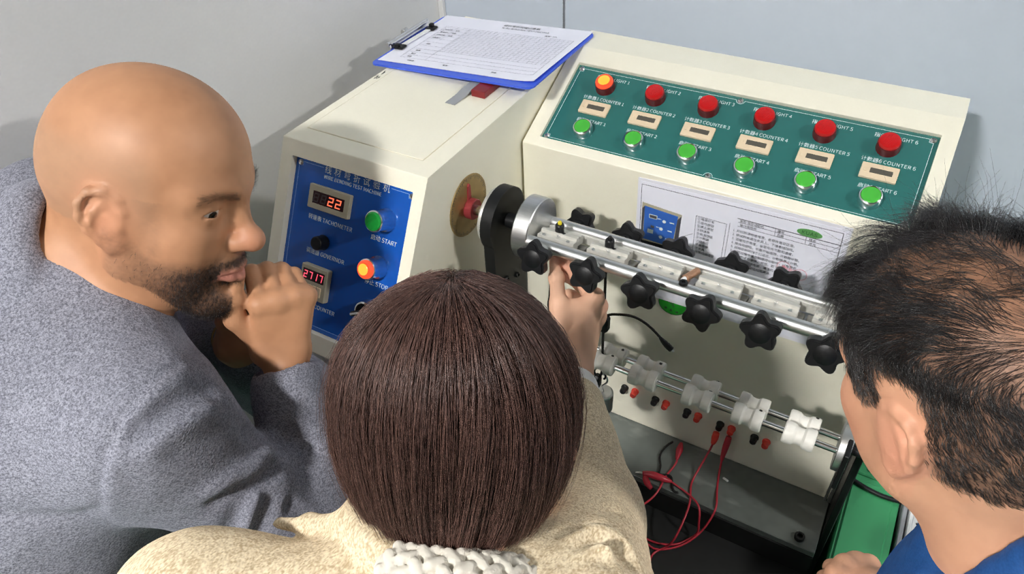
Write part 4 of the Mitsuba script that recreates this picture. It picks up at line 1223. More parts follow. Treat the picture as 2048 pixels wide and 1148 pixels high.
# shaved sides and back of the head are greyer
shave = sstep(-.02, .03, hz) * (1 - sstep(.055, .085, hz + .25 * np.clip(-hx, -.06, .08) * 0)) * (1 - sstep(.03, .055, hx)) * onhead
shave = np.maximum(shave, .8 * sstep(.0, -.05, hx) * (1 - sstep(.03, .10, hz)) * sstep(-.06, -.02, hz) * onhead)
skin = lerp(skin, srgb(150, 122, 100), .55 * shave * (.6 + .4 * n2))
# redder nose, ears and lips
skin = lerp(skin, srgb(190, 118, 98), .50 * np.exp(-(((hx - .115) / .016) ** 2 + (hy / .02) ** 2 + ((hz + .014) / .016) ** 2)) * onhead)
earm = np.exp(-(((hx - .003) / .03) ** 2 + ((np.abs(hy) - .080) / .012) ** 2 + ((hz - .004) / .04) ** 2)) * onhead
skin = lerp(skin, srgb(206, 140, 108), .6 * earm)
lip = np.exp(-(((hz + .056) / .0085) ** 4)) * (np.abs(hy) < .025) * sstep(.086, .092, hx + .35 * np.abs(hy)) * onhead
# beard
jaw = sstep(.062, .035, hz + .10 + .0 * hx)
bl = -.030 + .035 * sstep(.055, .0, hx)                      # upper edge of the beard runs from the cheek up to the sideburn
beard = sstep(bl + .008, bl - .020, hz) * sstep(-.012, .006, hx) * sstep(-.135, -.120, hz) * onhead
beard = np.maximum(beard, sstep(-.035, -.040, hz) * sstep(.060, .075, hx) * onhead * (np.abs(hy) < .034))
side = sstep(.034, .016, np.abs(hx - .026)) * (hz > -.03) * (hz < .03) * sstep(.05, .06, np.abs(hy)) * onhead * (1 - np.clip(earm * 2, 0, 1))
beard = np.clip(np.maximum(beard, .62 * side), 0, 1) * (1 - np.clip(lip, 0, 1))
dens = np.clip(beard * (.45 + .55 * sstep(.00, .085, hx - .35 * (hz + .06))), 0, 1)
patch = np.exp(-(((hz + .079) / .009) ** 2 + (hy / .014) ** 2)) * (hx > .07)
dens = dens * (1 - .75 * patch)
skin = lerp(skin, srgb(40, 32, 31), np.clip(dens ** 1.3 * (.45 + .75 * n2), 0, .94))
skin = lerp(skin, srgb(176, 112, 104), .75 * np.clip(lip, 0, 1))
neckb = sstep(-.07, -.11, hz) * sstep(-.02, .02, hx) * onhead
brow = np.zeros(len(q))
for o in (1, -1):
    c = np.clip((hy * o - .012) / .042, 0, 1)
    zz = .0365 + .006 * np.sin(c * 2.6) - .002
    brow = np.maximum(brow, np.exp(-((hz - zz) / .0042) ** 2) * (hy * o > .012) * (hy * o < .054) * (hx > .04) * onhead)
skin = lerp(skin, srgb(70, 48, 38), .38 * brow * (.4 + .8 * n2))
obj(P1 + '__body', m, 'skin', True, color=skin)
eyes(P1, H1, (.016, .007, .004), (1, -.42, -.22))
# beard and eyebrow hair
rs = np.random.default_rng(31)
vn = m.vertex_normals
cand = np.flatnonzero((dens > .45) & onhead & (hx > -.01))
pick = rs.choice(cand, 5200, p=dens[cand] ** 5 / (dens[cand] ** 5).sum())
cv = []
for i in pick:
    p0 = m.vertices[i] + rs.normal(size=3) * .0009
    d = unit(vn[i] * .55 + H1[:3, :3] @ V(-.1, 0, -1) * .7 + rs.normal(size=3) * .25)
    L = .0030 + .0035 * rs.random()
    cv.append(np.array([p0 - vn[i] * .001, p0 + d * L * .5, p0 + unit(d - vn[i] * .25) * L]))
mat('hair_beard', srgb(30, 24, 24), .4, spec=.4)
hair(P1 + '__beard', cv, .00013, 'hair_beard', 'short dark beard')
cand = np.flatnonzero(brow > .35)
cv = []
for i in rs.choice(cand, 420):
    d = unit(vn[i] * .3 + H1[:3, :3] @ V(-.35, np.sign(hy[i]) * .9, .25) + rs.normal(size=3) * .2)
    p0 = m.vertices[i] + rs.normal(size=3) * .0008
    cv.append(np.array([p0 - vn[i] * .0005, p0 + d * .004, p0 + d * .008 - vn[i] * .001]))
hair(P1 + '__eyebrow', cv, .00008, 'hair_beard', 'dark eyebrow hair')
k = obj(P1 + '__bracelet', moved(lathe([(.0262, -.0012), (.0276, 0), (.0262, .0012), (.0250, 0), (.0262, -.0012)], 40), axis_frame(V(-0.1235, -0.5009, -0.0385), unit(LWr - LE) + V(.25, 0, .1))), 'brass', True, label='thin gold bracelet')

# jacket
J = Cloth()
J.wrinkle = (.0035, .055, 5)
J.cap(LS, RS, .070, .062, .05)
J.cap(NB + V(0, 0, -.02), CH + V(-.01, -.03, -.02), .080, .135, .05)
J.cap(CH + V(.0, -.04, -.02), HP, .140, .150, .06)
J.ell(V(-.085, -.660, .010), (.095, .075, .060), .05)
J.cap(RS, RE, .067, .060, .035).cap(RE, RW + (RE - RW) * .19, .060, .047, .022)
J.cap(LS, LE, .060, .055, .035).cap(LE, LWr + (LE - LWr) * .25, .055, .044, .02)
# collar standing round the neck
cax = unit(wl(-.03, 0, -.045) - NB)
u_ = unit(np.cross(cax, V(0, 0, 1)))
v_ = np.cross(cax, u_)
bk = unit(V(-.85, -.25, .35) - cax * (V(-.85, -.25, .35) @ cax))
ringp = []
for a in np.linspace(0, 2 * np.pi, 25):
    r_ = math.cos(a) * u_ + math.sin(a) * v_
    ringp.append(NB + cax * (.012 + .050 * max(r_ @ bk, 0)) + .076 * r_)
J.chain(ringp, .014, .014)
J.chain([p - cax * .022 for p in ringp], .016, .02)
J.cap(wl(-.030, 0, -.030), NB, .059, .0650, .006, 's')
J.group(hd, H1, .003, 's')
J.cap(RE, RW + (RW - RE) * .2, .030, .031, .008, 's')
# arm-hole seam, folds of the sleeve and the front edge
crease(J, [V(-0.0224, -0.5863, 0.0682), V(-0.0312, -0.6173, 0.0736), V(-0.0231, -0.6610, 0.0837), V(-0.0179, -0.6991, 0.0749), V(-0.0163, -0.7273, 0.0512), V(-0.0244, -0.7461, 0.0078), V(-0.0411, -0.7481, -0.0319)], .0040, .0040)
crease(J, [V(-0.0233, -0.5988, 0.0672), V(-0.0131, -0.6605, 0.0782), V(-0.0096, -0.6960, 0.0729), V(-0.0087, -0.7229, 0.0508), V(-0.0173, -0.7420, 0.0074)], -.0030, .012)
crease(J, [V(0.0021, -0.5898, 0.0423), V(0.0001, -0.6175, 0.0505), V(0.0031, -0.6446, 0.0634), V(0.0005, -0.6786, 0.0679), V(-0.0086, -0.7108, 0.0612)], .0120, .0110)
crease(J, [V(0.0080, -0.6190, 0.0332), V(0.0110, -0.6470, 0.0487), V(0.0130, -0.6793, 0.0597), V(0.0065, -0.7101, 0.0526)], -.0060, .014)
crease(J, [V(0.0340, -0.5993, -0.0394), V(0.0306, -0.6058, -0.0468), V(0.0390, -0.6284, -0.0394), V(0.0370, -0.6584, -0.0264), V(0.0281, -0.6861, -0.0231)], -.0120, .0095)
crease(J, [V(0.0351, -0.6023, -0.0657), V(0.0414, -0.6277, -0.0562), V(0.0406, -0.6597, -0.0411), V(0.0316, -0.6876, -0.0357)], .0090, .0100)
crease(J, [V(0.0165, -0.6162, -0.0072), V(0.0213, -0.6071, -0.0188), V(0.0110, -0.5648, -0.0719), V(0.0445, -0.5577, -0.0959)], .0160, .0080)
crease(J, [V(0.0583, -0.6259, -0.0951), V(0.0683, -0.6226, -0.0988), V(0.0850, -0.6158, -0.1301)], .0120, .0070)
crease(J, [V(0.0398, -0.6946, -0.0974), V(0.0406, -0.6863, -0.0882), V(0.0471, -0.6631, -0.0546), V(0.0473, -0.6442, -0.0481)], .0085, .0100)
crease(J, [V(0.0573, -0.6756, -0.1123), V(0.0579, -0.6668, -0.0988), V(0.0580, -0.6447, -0.0757), V(0.0570, -0.6312, -0.0675)], .0085, .0100)
crease(J, [V(0.0491, -0.6785, -0.0950), V(0.0532, -0.6612, -0.0700), V(0.0539, -0.6408, -0.0568)], -.0060, .0100)
crease(J, [V(-0.0108, -0.7201, 0.0533), V(0.0032, -0.7216, 0.0252), V(0.0105, -0.7198, 0.0017)], .0025, .0035)
crease(J, [V(-0.1098, -0.8032, 0.0064), V(-0.0991, -0.7962, 0.0031), V(-0.0786, -0.7809, -0.0088), V(-0.0518, -0.7583, -0.0204), V(-0.0255, -0.7472, 0.0003)], .0080, .0070)
crease(J, [V(-0.1574, -0.6474, 0.0982), V(-0.1251, -0.6970, 0.0761), V(-0.0823, -0.7298, 0.0488)], -.0035, .02)
crease(J, [V(-0.2692, -0.6039, 0.1016), V(-0.1818, -0.6293, 0.1001), V(-0.1150, -0.6689, 0.0821)], .0030, .02)
m = keep_big(nets(J, .0036, V(-.46, -1.12, -.45), V(.16, -.36, .22)))


def wool_grey(p, n, uv):
    a = N3(p.x * 1500, p.y * 1500, p.z * 1500)
    b = N3(p.x * 700 + 9, p.y * 700, p.z * 700)
    c = FB(p.x * 60, p.y * 60, p.z * 60)
    t = smoothstep(.15, .85, a * .5 + b * .5)
    return mix(mix(srgb(78, 79, 90), srgb(158, 159, 171), t), srgb(112, 113, 126), .3 * c)


mat('wool_grey', proc(wool_grey), .85, spec=.2, sheen=.6, bump=(lambda p, n, uv: N3(p.x * 800, p.y * 800, p.z * 800), 3e-4, 4e-4))
obj(P1 + '__jacket', m, 'wool_grey', True, label='speckled grey wool jacket')
legs(P1, HP, (.5, .85, 0), 'trousers_dark', 'shoe_black')

# ---------------------------------------------------------------- the woman with the brown bob reaching for the clamp
P2 = thing('person', 'woman seen from behind with a brown bob and cream jacket, hand reaching to the clamp', 'person')
C2 = V(0.2707, -0.5811, 0.1388)
UP2 = unit(.97 * V(-.3020, .5860, .7519) - .20 * V(-.3984, .6386, -.6584))
H2 = pose(C2 - UP2 * .035 + unit(V(-.44, .727, -.486)) * .012, (-.44, .727, -.486), UP2)
wl = lambda *p: world(H2, V(*p))
body = Sculpt()
body.group(head_sculpt('woman'), H2, .004)
S0 = V(0.3123, -0.7009, 0.0430)
rr = unit(V(.86, .50, -.06))
NB = V(0.2919, -0.6629, 0.0466)
RS, LS = V(0.4097, -0.6490, 0.0344), S0 - rr * .165
W2a, W2b = V(0.2291, -0.3089, -0.1036), V(0.2441, -0.2983, -0.1099)
RW = (W2a + W2b) / 2
RE = V(0.3487, -0.5013, -0.0739)
HP = S0 + V(.10, -.16, -.48)
LE = LS + V(.01, -.05, -.27)
LW_ = LE + V(.10, .20, -.06)
body.cap(wl(-.030, 0, -.040), NB, .050, .056, .03).cap(wl(.01, 0, -.06), NB, .042, .054, .03)
body.cap(LS, RS, .040, .040, .04).cap(NB, S0 + (0, 0, -.1), .055, .085, .04).cap(S0 + (0, 0, -.1), HP, .085, .085, .04)
body.cap(RS, RE, .036, .032, .02).cap(RE, RW + (RW - RE) * -.10, .030, .0205, .015).cap(RE + (RW - RE) * .9, RW, .0205, .0200, .01)
body.cap(LS, LE, .036, .032, .02).cap(LE, LW_, .030, .021, .02)
hand(body, (W2a, W2b), [V(0.2256, -0.2141, -0.0597), V(0.2261, -0.2040, -0.0836), V(0.2233, -0.1990, -0.1074), V(0.2184, -0.1997, -0.1278)],
     [[V(0.1896, -0.1936, -0.0544), V(0.1670, -0.1812, -0.0530), V(0.1526, -0.1739, -0.0524)], [V(0.1896, -0.1771, -0.0840), V(0.1643, -0.1724, -0.0793), V(0.1489, -0.1757, -0.0702)], [V(0.1898, -0.1730, -0.1074), V(0.1700, -0.1771, -0.1086), V(0.1707, -0.1937, -0.1099)], [V(0.1885, -0.1790, -0.1277), V(0.1761, -0.1856, -0.1296), V(0.1805, -0.2006, -0.1286)]],
     [V(0.2126, -0.2851, -0.0902), V(0.1890, -0.2462, -0.0595), V(0.1694, -0.2137, -0.0495), V(0.1516, -0.1867, -0.0460)], .92)
wb = Sculpt()
wb.cap(V(0.1997, -0.2600, -0.0733), V(0.2221, -0.2266, -0.0757), .0150, .0150, .01).cap(V(0.1932, -0.2473, -0.0647), V(0.2200, -0.2165, -0.0707), .0085, .0090, .01)
body.group(wb, None, .008)
body2 = Sculpt()
hand(body, (LW_ - rr * .015, LW_ + rr * .015), [LW_ + V(.03, .07, 0) + rr * (.02 - .018 * i) for i in range(4)], [[LW_ + V(.03, .11, -.01) + rr * (.02 - .018 * i), LW_ + V(.02, .125, -.035) + rr * (.02 - .018 * i)] for i in range(4)], [LW_ + rr * .02, LW_ + rr * .045 + V(.01, .035, 0), LW_ + rr * .048 + V(.015, .07, -.01)], .9)
lo, hi = body.bounds()
m = keep_big(nets(body, .0023, V(-.02, -.98, -.19), V(.56, -.10, .30)))
n1, n3 = grid_noise(m.vertices, .010, 3), grid_noise(m.vertices, .045, 8)
skin = lerp(srgb(214, 166, 138), srgb(228, 184, 156), n3 * .6 + n1 * .4)
for p_, r_ in ((V(0.1514, -0.1833, -0.0486), .022), (V(0.2276, -0.2074, -0.0802), .014), (V(0.1646, -0.1792, -0.0678), .022)):
    skin = lerp(skin, srgb(214, 138, 122), .5 * np.exp(-(np.linalg.norm(m.vertices - p_, axis=1) / r_) ** 2))
obj(P2 + '__body', m, 'skin', True, color=skin)
eyes(P2, H2, (.030, .014, .008), (1, 0, -.2))
# nail on the thumb
# bob: strands run from the whorl over an egg-shaped volume and tuck in at the nape
HC2 = np.eye(4); HC2[:3, :3] = H2[:3, :3]; HC2[:3, 3] = V(0.2706, -0.5800, 0.1400)
rs = np.random.default_rng(77)


def bob(phi, t, lift=0.0, part=0.0):
    """point of the hair volume: phi azimuth (0 = face, pi = back of the head), t 0..1 along the strand"""
    phi = np.asarray(phi, float)
    face = sstep(.62, .28, np.abs(((phi + np.pi) % (2 * np.pi)) - np.pi) / np.pi * 1.0)
    end = 2.64 - .35 * sstep(.45, .25, np.abs(((phi + np.pi) % (2 * np.pi)) - np.pi) / np.pi) - 1.25 * sstep(.22, .12, np.abs(((phi + np.pi) % (2 * np.pi)) - np.pi) / np.pi)
    th = .05 + (end - .05) * t
    rx, ry = .108 + lift, .0945 + lift
    s = np.sin(th)
    drop = np.where(th > 1.45, 1 - .10 * np.clip((th - 1.45) / 1.0, 0, 1) ** 2, 1.0)
    full = np.where(th > np.pi / 2, np.abs(s) ** .62, np.abs(s) ** .92) * drop
    z = np.where(th < np.pi / 2, np.cos(th) * (.103 + lift), np.cos(th) * (.113 + lift))
    x = full * np.cos(phi) * rx - .030 * np.clip(np.cos(th), 0, 1) + part * (1 - t) ** 2
    y = full * np.sin(phi) * ry
    return np.stack([x, y, z], -1)


cvs = [[], [], []]
tt = np.linspace(0, 1, 10)
N_ = 19000
for i in range(N_):
    phi = rs.random() * 2 * np.pi
    if abs((phi + np.pi) % (2 * np.pi) - np.pi) < .5 and rs.random() < .5:
        phi += np.pi
    clump = np.round(phi * 34) / 34
    t0 = .02 + .10 * rs.random() if rs.random() < .6 else rs.random() * .5
    t1 = 1.0 - .16 * rs.random() ** 2
    t = t0 + (t1 - t0) * tt
    w = .35 + .5 * rs.random()
    big = np.round(phi * 9 + .3 * math.sin(phi * 5)) / 9
    ph = phi + (clump - phi) * w * t * (1 - .6 * t) + .055 * np.sin(3.6 * t + big * 17) * t + rs.normal() * .050 * t + .022 * np.sin(5.5 * t + 6.3 * rs.random())
    ph = ph + .16 * np.sin(phi * 3 + .6) * t * t - .10 * np.exp(-((phi - 3.3) / .5) ** 2) * t ** 3
    lift = -.0065 + .0065 * rs.random() ** .5 + .0012 * math.sin(clump * 57) + .0020 * math.sin(big * 31 + 1) * np.sin(2.2 * t) + (.006 * rs.random() ** 6) * t
    c = bob(ph, t, lift, .050 * rs.random() ** 1.5 - .006)
    c += rs.normal(size=3) * .0006
    a_ = 0 if rs.random() < .45 else (1 if rs.random() < .72 else 2)
    cvs[a_].append(world(HC2, c))
mat('hair_brown', srgb(82, 58, 52), .42, spec=.45)
mat('hair_brown_light', srgb(108, 79, 70), .42, spec=.45)
mat('hair_brown_dark', srgb(62, 43, 40), .42, spec=.4)
hair(P2 + '__hair', cvs[0], .00024, 'hair_brown', 'brown bob haircut', 9)
hair(P2 + '__hair_lighter_strands', cvs[1], .00020, 'hair_brown_light', 'lighter reddish brown strands', 9)
hair(P2 + '__hair_darker_strands', cvs[2], .00024, 'hair_brown_dark', 'dark brown strands', 9)  # strand tones are hair colour, mixed at random over the head
g_, h_ = np.meshgrid(np.linspace(0, 2 * np.pi, 97), np.linspace(0, .97, 40), indexing='ij')
pv = world(HC2, bob(g_, h_, -.0085).reshape(-1, 3))
qf = np.array([[i * 40 + j, (i + 1) * 40 + j, (i + 1) * 40 + j + 1, i * 40 + j + 1] for i in range(96) for j in range(39)])
obj(P2 + '__hair_base', (pv, qf), 'hair_brown_dark', True, kind='stuff')
fly = []
for i in range(260):
    phi = rs.random() * 2 * np.pi
    t = .15 * rs.random() + (.5 + .4 * rs.random()) * tt
    c = bob(phi + .25 * rs.normal() * t, np.clip(t, 0, 1), .002 + .010 * rs.random() * t)
    fly.append(world(HC2, c + rs.normal(size=3) * .001))
hair(P2 + '__loose_hair', fly, .00013, 'hair_brown', 'loose flyaway hair', 10)

# cream jacket
J = Cloth()
J.wrinkle = (.0030, .06, 15)
J.cap(LS, RS, .062, .058, .05)
J.cap(NB + V(0, 0, -.03), S0 + V(.02, -.03, -.10), .070, .125, .05)
J.cap(S0 + V(.02, -.03, -.1), HP, .130, .145, .06)
J.cap(RS, RE, .064, .057, .03).cap(RE, RW + (RE - RW) * .30, .057, .037, .02)
J.cap(LS, LE, .060, .052, .03).cap(LE, LW_ + (LE - LW_) * .15, .052, .040, .02)
cax = unit(wl(-.03, 0, -.045) - NB)
u_ = unit(np.cross(cax, rr)); v_ = np.cross(cax, u_)
cp = [NB + cax * .018 + (.068 * math.cos(a) * u_ + .068 * math.sin(a) * v_) for a in np.linspace(0, 2 * np.pi, 25)]
J.chain(cp, .010, .012)
J.chain([V(0.2380, -0.6834, 0.0898), V(0.1958, -0.6889, 0.0643), V(0.1588, -0.6928, 0.0450)], [.012, .010, .006], .010)
J.cap(wl(-.030, 0, -.030), NB, .053, .061, .005, 's')
J.cap(RE, RW + (RW - RE) * .3, .024, .026, .004, 's')
# sleeve folds at the elbow
for a_, wd, pts in ((.0130, .0085, [V(0.3817, -0.6492, 0.1013), V(0.3805, -0.6409, 0.1037), V(0.3773, -0.6101, 0.0866), V(0.3872, -0.5778, 0.0641), V(0.4082, -0.5662, 0.0537), V(0.4373, -0.5882, 0.0656)]),
                    (-.0090, .0100, [V(0.3865, -0.6479, 0.1027), V(0.3836, -0.6161, 0.0897), V(0.3941, -0.5897, 0.0755), V(0.4142, -0.5816, 0.0655), V(0.4366, -0.5973, 0.0724)]),
                    (.0130, .0080, [V(0.3916, -0.6472, 0.1021), V(0.3920, -0.6232, 0.0974), V(0.4016, -0.6011, 0.0860), V(0.4208, -0.5988, 0.0825), V(0.4398, -0.6121, 0.0854)]),
                    (-.0080, .0090, [V(0.3954, -0.6471, 0.1026), V(0.3972, -0.6259, 0.0993), V(0.4069, -0.6086, 0.0921), V(0.4232, -0.6070, 0.0883)]),
                    (.0090, .0080, [V(0.3997, -0.6465, 0.1029), V(0.4025, -0.6289, 0.1011), V(0.4123, -0.6164, 0.0965), V(0.4275, -0.6154, 0.0918)]),
                    (.0060, .0120, [V(0.3717, -0.5819, 0.0636), V(0.3797, -0.5510, 0.0446), V(0.3982, -0.5280, 0.0190)]),
                    (.0030, .0040, [V(0.2354, -0.7008, 0.0978), V(0.2193, -0.7148, 0.0990), V(0.2091, -0.7321, 0.1069), V(0.2055, -0.7550, 0.1133)])):
    crease(J, pts, a_, wd)
m = keep_big(nets(J, .0036, V(-.16, -1.20, -.62), V(.62, -.22, .12)))


def wool_cream(p, n, uv):
    a = N3(p.x * 1000, p.y * 500, p.z * 1000)
    b = FB(p.x * 520, p.y * 520, p.z * 520)
    return mix(srgb(178, 156, 122), srgb(236, 220, 190), smoothstep(.2, .8, a * .5 + b * .5))


mat('wool_cream', proc(wool_cream), .85, spec=.2, sheen=.5, bump=(lambda p, n, uv: N3(p.x * 900, p.y * 600, p.z * 900), 3e-4, 3e-4))
obj(P2 + '__jacket', m, 'wool_cream', True, label='cream knitted jacket')
cf = Sculpt()
d_ = unit(RW - RE)
cf.cap(RW - d_ * .080, RW - d_ * .040, .0335, .0310, .004)
cf.cap(RW - d_ * .12, RW + d_ * .08, .0262, .0262, .002, 's')
mat('cotton_white', srgb(236, 232, 228), .8)
obj(P2 + '__shirt_cuff', nets(cf, .002), 'cotton_white', True, label='white shirt cuff')
legs(P2, HP, (-.4, .8, 0), 'trousers_dark', 'shoe_black')
# chunky knitted scarf at the nape
sk = Sculpt()
rs = np.random.default_rng(3)
tow = unit(V(.398, -.639, .658) - cax * (V(.398, -.639, .658) @ cax))      # towards the back of the neck
sid = np.cross(cax, tow)
sid = sid * np.sign(sid @ V(.866, .498, -.041))
core = []
for a in np.linspace(-.34, 1.02, 14):
    r_ = .014 + .010 * math.cos((a - .34) * 2.1)
    c_ = NB + cax * (.018 + .012 * (a + .34)) + (tow * math.cos(a) + sid * math.sin(a)) * .078
    core.append((c_, r_, unit(tow * math.cos(a) + sid * math.sin(a)), unit(-tow * math.sin(a) + sid * math.cos(a))))
sk.chain([c for c, *_ in core], [.85 * r for _, r, *_ in core], .004)
for n_, (c_, r_, o_, t_) in enumerate(core):
    for kk in range(9):
        b = kk * 2 * math.pi / 9 + (n_ % 2) * .35
        d_ = o_ * math.cos(b) + cax * math.sin(b)
        e_d = unit(t_ + (-o_ * math.sin(b) + cax * math.cos(b)) * (.9 if n_ % 2 else -.9))
        p = c_ + d_ * r_
        sk.cap(p - e_d * .0042, p + e_d * .0042, .0044, .0044, .0008)
mat('knit_white', srgb(206, 200, 188), .9, bump=(lambda p, n, uv: N3(p.x * 900, p.y * 900, p.z * 900), 3e-4, 4e-4))
obj(P2 + '__scarf', nets(sk, .0016), 'knit_white', True, label='chunky white knitted scarf')

# ---------------------------------------------------------------- the man with short black hair in a blue work shirt
P3 = thing('person', 'man with short black hair in a blue work shirt leaning in beside the machine', 'person')
H3 = pose(V(0.6201, -0.3820, 0.1281), (-.74, .60, -.30), (-.27, .12, .955))
wl = lambda *p: world(H3, V(*p))
body = Sculpt()
hd = head_sculpt('man', .004, .0034, .20)
body.group(hd, H3, .004)
NB = V(0.7133, -0.4236, 0.0086)
LS, RS = V(0.6829, -0.4820, -0.0524), V(0.8186, -0.3685, 0.0362)
S0 = (LS + RS) / 2
HP = S0 + V(.14, -.10, -.50)
body.cap(wl(-.034, 0, -.040), NB, .058, .064, .03).cap(wl(.005, 0, -.06), NB, .050, .060, .03)
body.cap(LS, RS, .042, .042, .04).cap(NB, S0 + (0, 0, -.1), .065, .095, .04).cap(S0 + (0, 0, -.1), HP, .095, .095, .04)
LE, LWr = V(0.6972, -0.4589, -0.3120), V(0.6383, -0.3221, -0.2652)
RE = RS + V(.10, .05, -.28); RWr = RE + V(-.10, .22, -.03)
body.cap(LS, LE, .040, .036, .02).cap(LE, LWr, .034, .025, .015)
body.cap(RS, RE, .040, .036, .02).cap(RE, RWr, .034, .025, .015)
hand(body, (V(0.6276, -0.3305, -0.2669), V(0.6509, -0.3115, -0.2778)), [V(0.5964, -0.3250, -0.2579), V(0.6036, -0.3058, -0.2619), V(0.6151, -0.2907, -0.2693), V(0.6304, -0.2790, -0.2794)],
     [[V(0.5888, -0.3188, -0.2852), V(0.5985, -0.3205, -0.3004)], [V(0.5939, -0.2941, -0.2948), V(0.6032, -0.2972, -0.3110)], [V(0.6066, -0.2753, -0.2994), V(0.6143, -0.2804, -0.3166)], [V(0.6244, -0.2660, -0.3012), V(0.6295, -0.2716, -0.3173)]], [V(0.6186, -0.3433, -0.2587), V(0.5983, -0.3518, -0.2516), V(0.5907, -0.3437, -0.2574)], 1.0)
hand(body, (RWr - V(.015, 0, 0), RWr + V(.015, 0, 0)), [RWr + V(-.03 + .019 * i, .08, 0) for i in range(4)], [[RWr + V(-.03 + .019 * i, .12, -.01), RWr + V(-.03 + .019 * i, .13, -.035)] for i in range(4)], [RWr + V(-.02, .01, 0), RWr + V(-.045, .05, 0), RWr + V(-.045, .085, -.01)], 1.0)
m = keep_big(nets(body, .0023, V(.42, -.66, -.36), V(1.02, -.14, .36)))
q = local(H3, m.vertices)
hx, hy, hz = q.T
onhead = (np.abs(hd(q)) < .0025) & (hz > -.15)
n1, n2, n3 = grid_noise(m.vertices, .010, 3), grid_noise(m.vertices, .0022, 4, 2), grid_noise(m.vertices, .045, 8)
skin = lerp(srgb(206, 150, 120), srgb(222, 170, 138), n3 * .6 + n1 * .4)
earm = np.exp(-(((hx + .008) / .03) ** 2 + ((np.abs(hy) - .080) / .012) ** 2 + ((hz + .006) / .04) ** 2)) * onhead
skin = lerp(skin, srgb(222, 144, 122), .5 * earm)
skin = lerp(skin, srgb(214, 140, 116), .5 * np.exp(-(((hx - .07) / .03) ** 2 + ((np.abs(hy) - .05) / .03) ** 2 + ((hz + .03) / .03) ** 2)) * onhead)
# hair line: above the ear, round the nape, over the brow
front = .076 - .012 * sstep(.035, .06, np.abs(hy))
line = np.where(hx > .015, sstep(front - .012, front + .006, hz - .0 * hx) * sstep(.112, .085, hx - .4 * (hz - .06)), 0)
line = np.maximum(line, sstep(.030, .042, hz) * sstep(.050, .036, hx))
line = np.maximum(line, sstep(-.078, -.048, hz + .012 * np.cos(hy * 40)) * sstep(-.022, -.034, hx))
low_ = .004 + .6 * np.clip(np.abs(hx - .047) - .006, 0, 1)
line = np.maximum(line, sstep(low_ - .004, low_ + .020, hz) * sstep(.066, .058, hx) * sstep(.012, .020, hx) * (np.abs(hy) > .035) * (hz < .09))
scalp = np.clip(line, 0, 1) * onhead * (np.abs(hy) < .0795) * (1 - np.clip(.6 * earm, 0, 1))
thin = sstep(.058, .080, hz) * np.exp(-((hy - .030) / .034) ** 2) * sstep(.070, .045, hx)
thin = np.maximum(thin, .8 * sstep(.075, .10, hz) * np.exp(-((hy - .012) / .03) ** 2) * sstep(.06, .03, hx))
skin = lerp(skin, lerp(srgb(58, 44, 40), srgb(128, 92, 72), thin), scalp * (.6 + .4 * n2))
obj(P3 + '__body', m, 'skin', True, color=skin)
eyes(P3, H3, (.030, .014, .008), (1, .1, -.2))
rs = np.random.default_rng(9)
vn = m.vertex_normals
R3 = H3[:3, :3]
cand = np.flatnonzero(scalp > .25)
pw = scalp[cand] * (1 - .80 * thin[cand])
cv, cf_ = [], []
for i in rs.choice(cand, 21000, p=pw / pw.sum()):
    x, y, z = q[i]
    n = vn[i]
    topf = sstep(.065, .105, z)
    side = np.sign(y)
    # top hair falls forward and sideways, side hair runs back and down
    flow = (1 - topf) * V(-.55, .0, -.75) + topf * V(.75, .65 * side, .10)
    if x > .05:
        flow = flow + V(.5, .25 * side, .15)
    low = sstep(.02, -.05, z)
    L = .007 + .007 * sstep(.03, .07, z) + .030 * topf - .002 * low + .004 * rs.random() + (.010 if x > .05 and z > .07 else 0) - (.003 if z < .03 and x > 0 else 0)
    L *= 1 - .35 * thin[i]
    stand = .35 + .40 * topf + .3 * rs.random() + (.25 if x > .06 and z > .05 else 0)
    cl = V(*(meshkit.noise(np.array([q[i] / .016, q[i] / .016 + 9.7, q[i] / .016 + 31.1])) - .5))
    f = R3 @ flow
    f = unit(f - n * (f @ n)) if np.linalg.norm(f - n * (f @ n)) > 1e-6 else n
    d = unit(f + n * stand + R3 @ cl * (1.2 + 1.2 * topf) + rs.normal(size=3) * .16)
    p0 = m.vertices[i]
    d2 = unit(d - n * .45 + f * .2)
    d3 = unit(d2 - n * .35)
    cv.append(np.array([p0 - n * .001, p0 + d * L * .34, p0 + (d * .34 + d2 * .34) * L, p0 + (d * .34 + d2 * .34 + d3 * .36) * L]))
for i in rs.choice(cand, 260, p=pw * thin[cand] / (pw * thin[cand]).sum()):
    n = vn[i]
    d = unit(n * .9 + R3 @ V(.5 * rs.normal(), .5 * rs.normal(), .2) + rs.normal(size=3) * .2)
    L = .030 + .030 * rs.random()
    b_ = unit(rs.normal(size=3)) * .35
    p0 = m.vertices[i]
    cf_.append(np.array([p0, p0 + d * L * .4, p0 + d * L * .75 + b_ * L * .25, p0 + d * L + b_ * L * .7]))
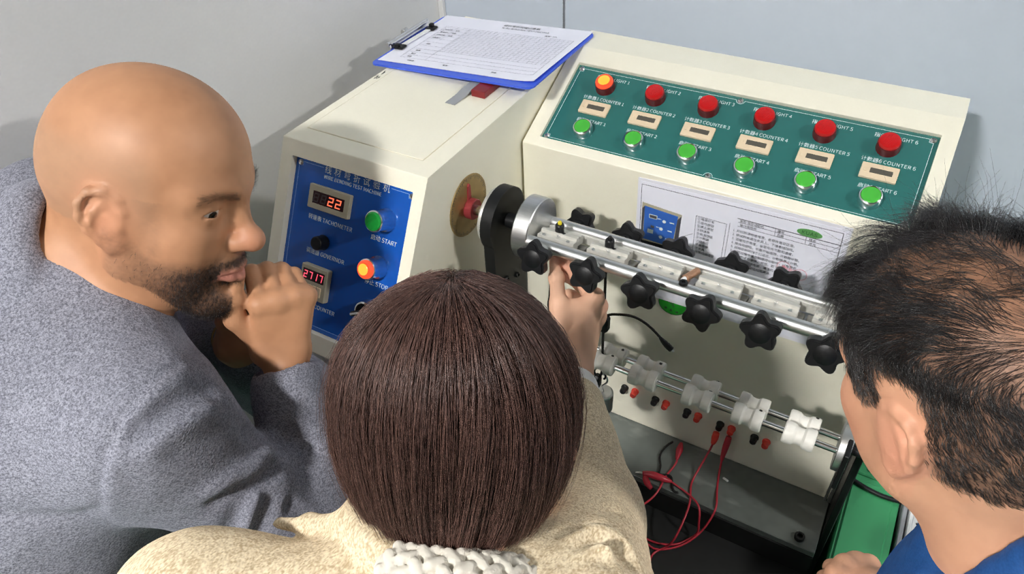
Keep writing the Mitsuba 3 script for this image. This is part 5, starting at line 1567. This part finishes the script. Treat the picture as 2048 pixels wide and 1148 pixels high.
mat('hair_black', srgb(30, 27, 28), .34, spec=.5)
hair(P3 + '__hair', cv, .00018, 'hair_black', 'short messy black hair')
hair(P3 + '__loose_hair', cf_, .00013, 'hair_black', 'loose hair standing up')

J = Cloth()
J.wrinkle = (.0028, .05, 25)
J.cap(LS, RS, .062, .062, .05)
J.cap(NB + V(0, 0, -.03), S0 + V(0, 0, -.10), .080, .125, .05).cap(S0 + V(0, 0, -.1), HP, .130, .145, .06)
J.cap(LS, LE, .062, .054, .03).cap(LE, LWr + (LE - LWr) * .22, .054, .042, .02)
J.cap(RS, RE, .062, .054, .03).cap(RE, RWr + (RE - RWr) * .2, .054, .040, .02)
cax = unit(wl(-.034, 0, -.040) - NB)
u_ = unit(np.cross(cax, V(1, .3, 0))); v_ = np.cross(cax, u_)
bk = unit(V(.55, -.62, .55) - cax * (V(.55, -.62, .55) @ cax))
rg = []
for a in np.linspace(0, 2 * np.pi, 25):
    r_ = math.cos(a) * u_ + math.sin(a) * v_
    rg.append(NB + cax * (.022 + .088 * max(r_ @ bk, 0)) + .075 * r_)
J.chain(rg, .011, .012)
J.chain([p - cax * .020 for p in rg], .015, .02)
J.chain([p - cax * .040 for p in rg], .020, .02)
J.chain([p - cax * .062 for p in rg], .022, .02)
J.cap(wl(-.034, 0, -.030), NB, .060, .0675, .005, 's')
J.cap(LE, LWr + (LWr - LE) * .3, .030, .030, .004, 's')
m = keep_big(nets(J, .0036, V(.40, -.80, -.58), V(1.05, -.10, .12)))


def twill_blue(p, n, uv):
    return mix(srgb(22, 62, 118), srgb(38, 86, 148), FB(p.x * 90, p.y * 90, p.z * 90) * .6 + N3(p.x * 900, p.y * 900, p.z * 900) * .4)


mat('twill_blue', proc(twill_blue), .7, spec=.3, sheen=.2, bump=(lambda p, n, uv: N3(p.x * 900, p.y * 900, p.z * 900), 3e-4, 2e-4))
obj(P3 + '__shirt', m, 'twill_blue', True, label='blue work shirt')
legs(P3, HP, (-.5, .8, 0), 'trousers_dark', 'shoe_black')
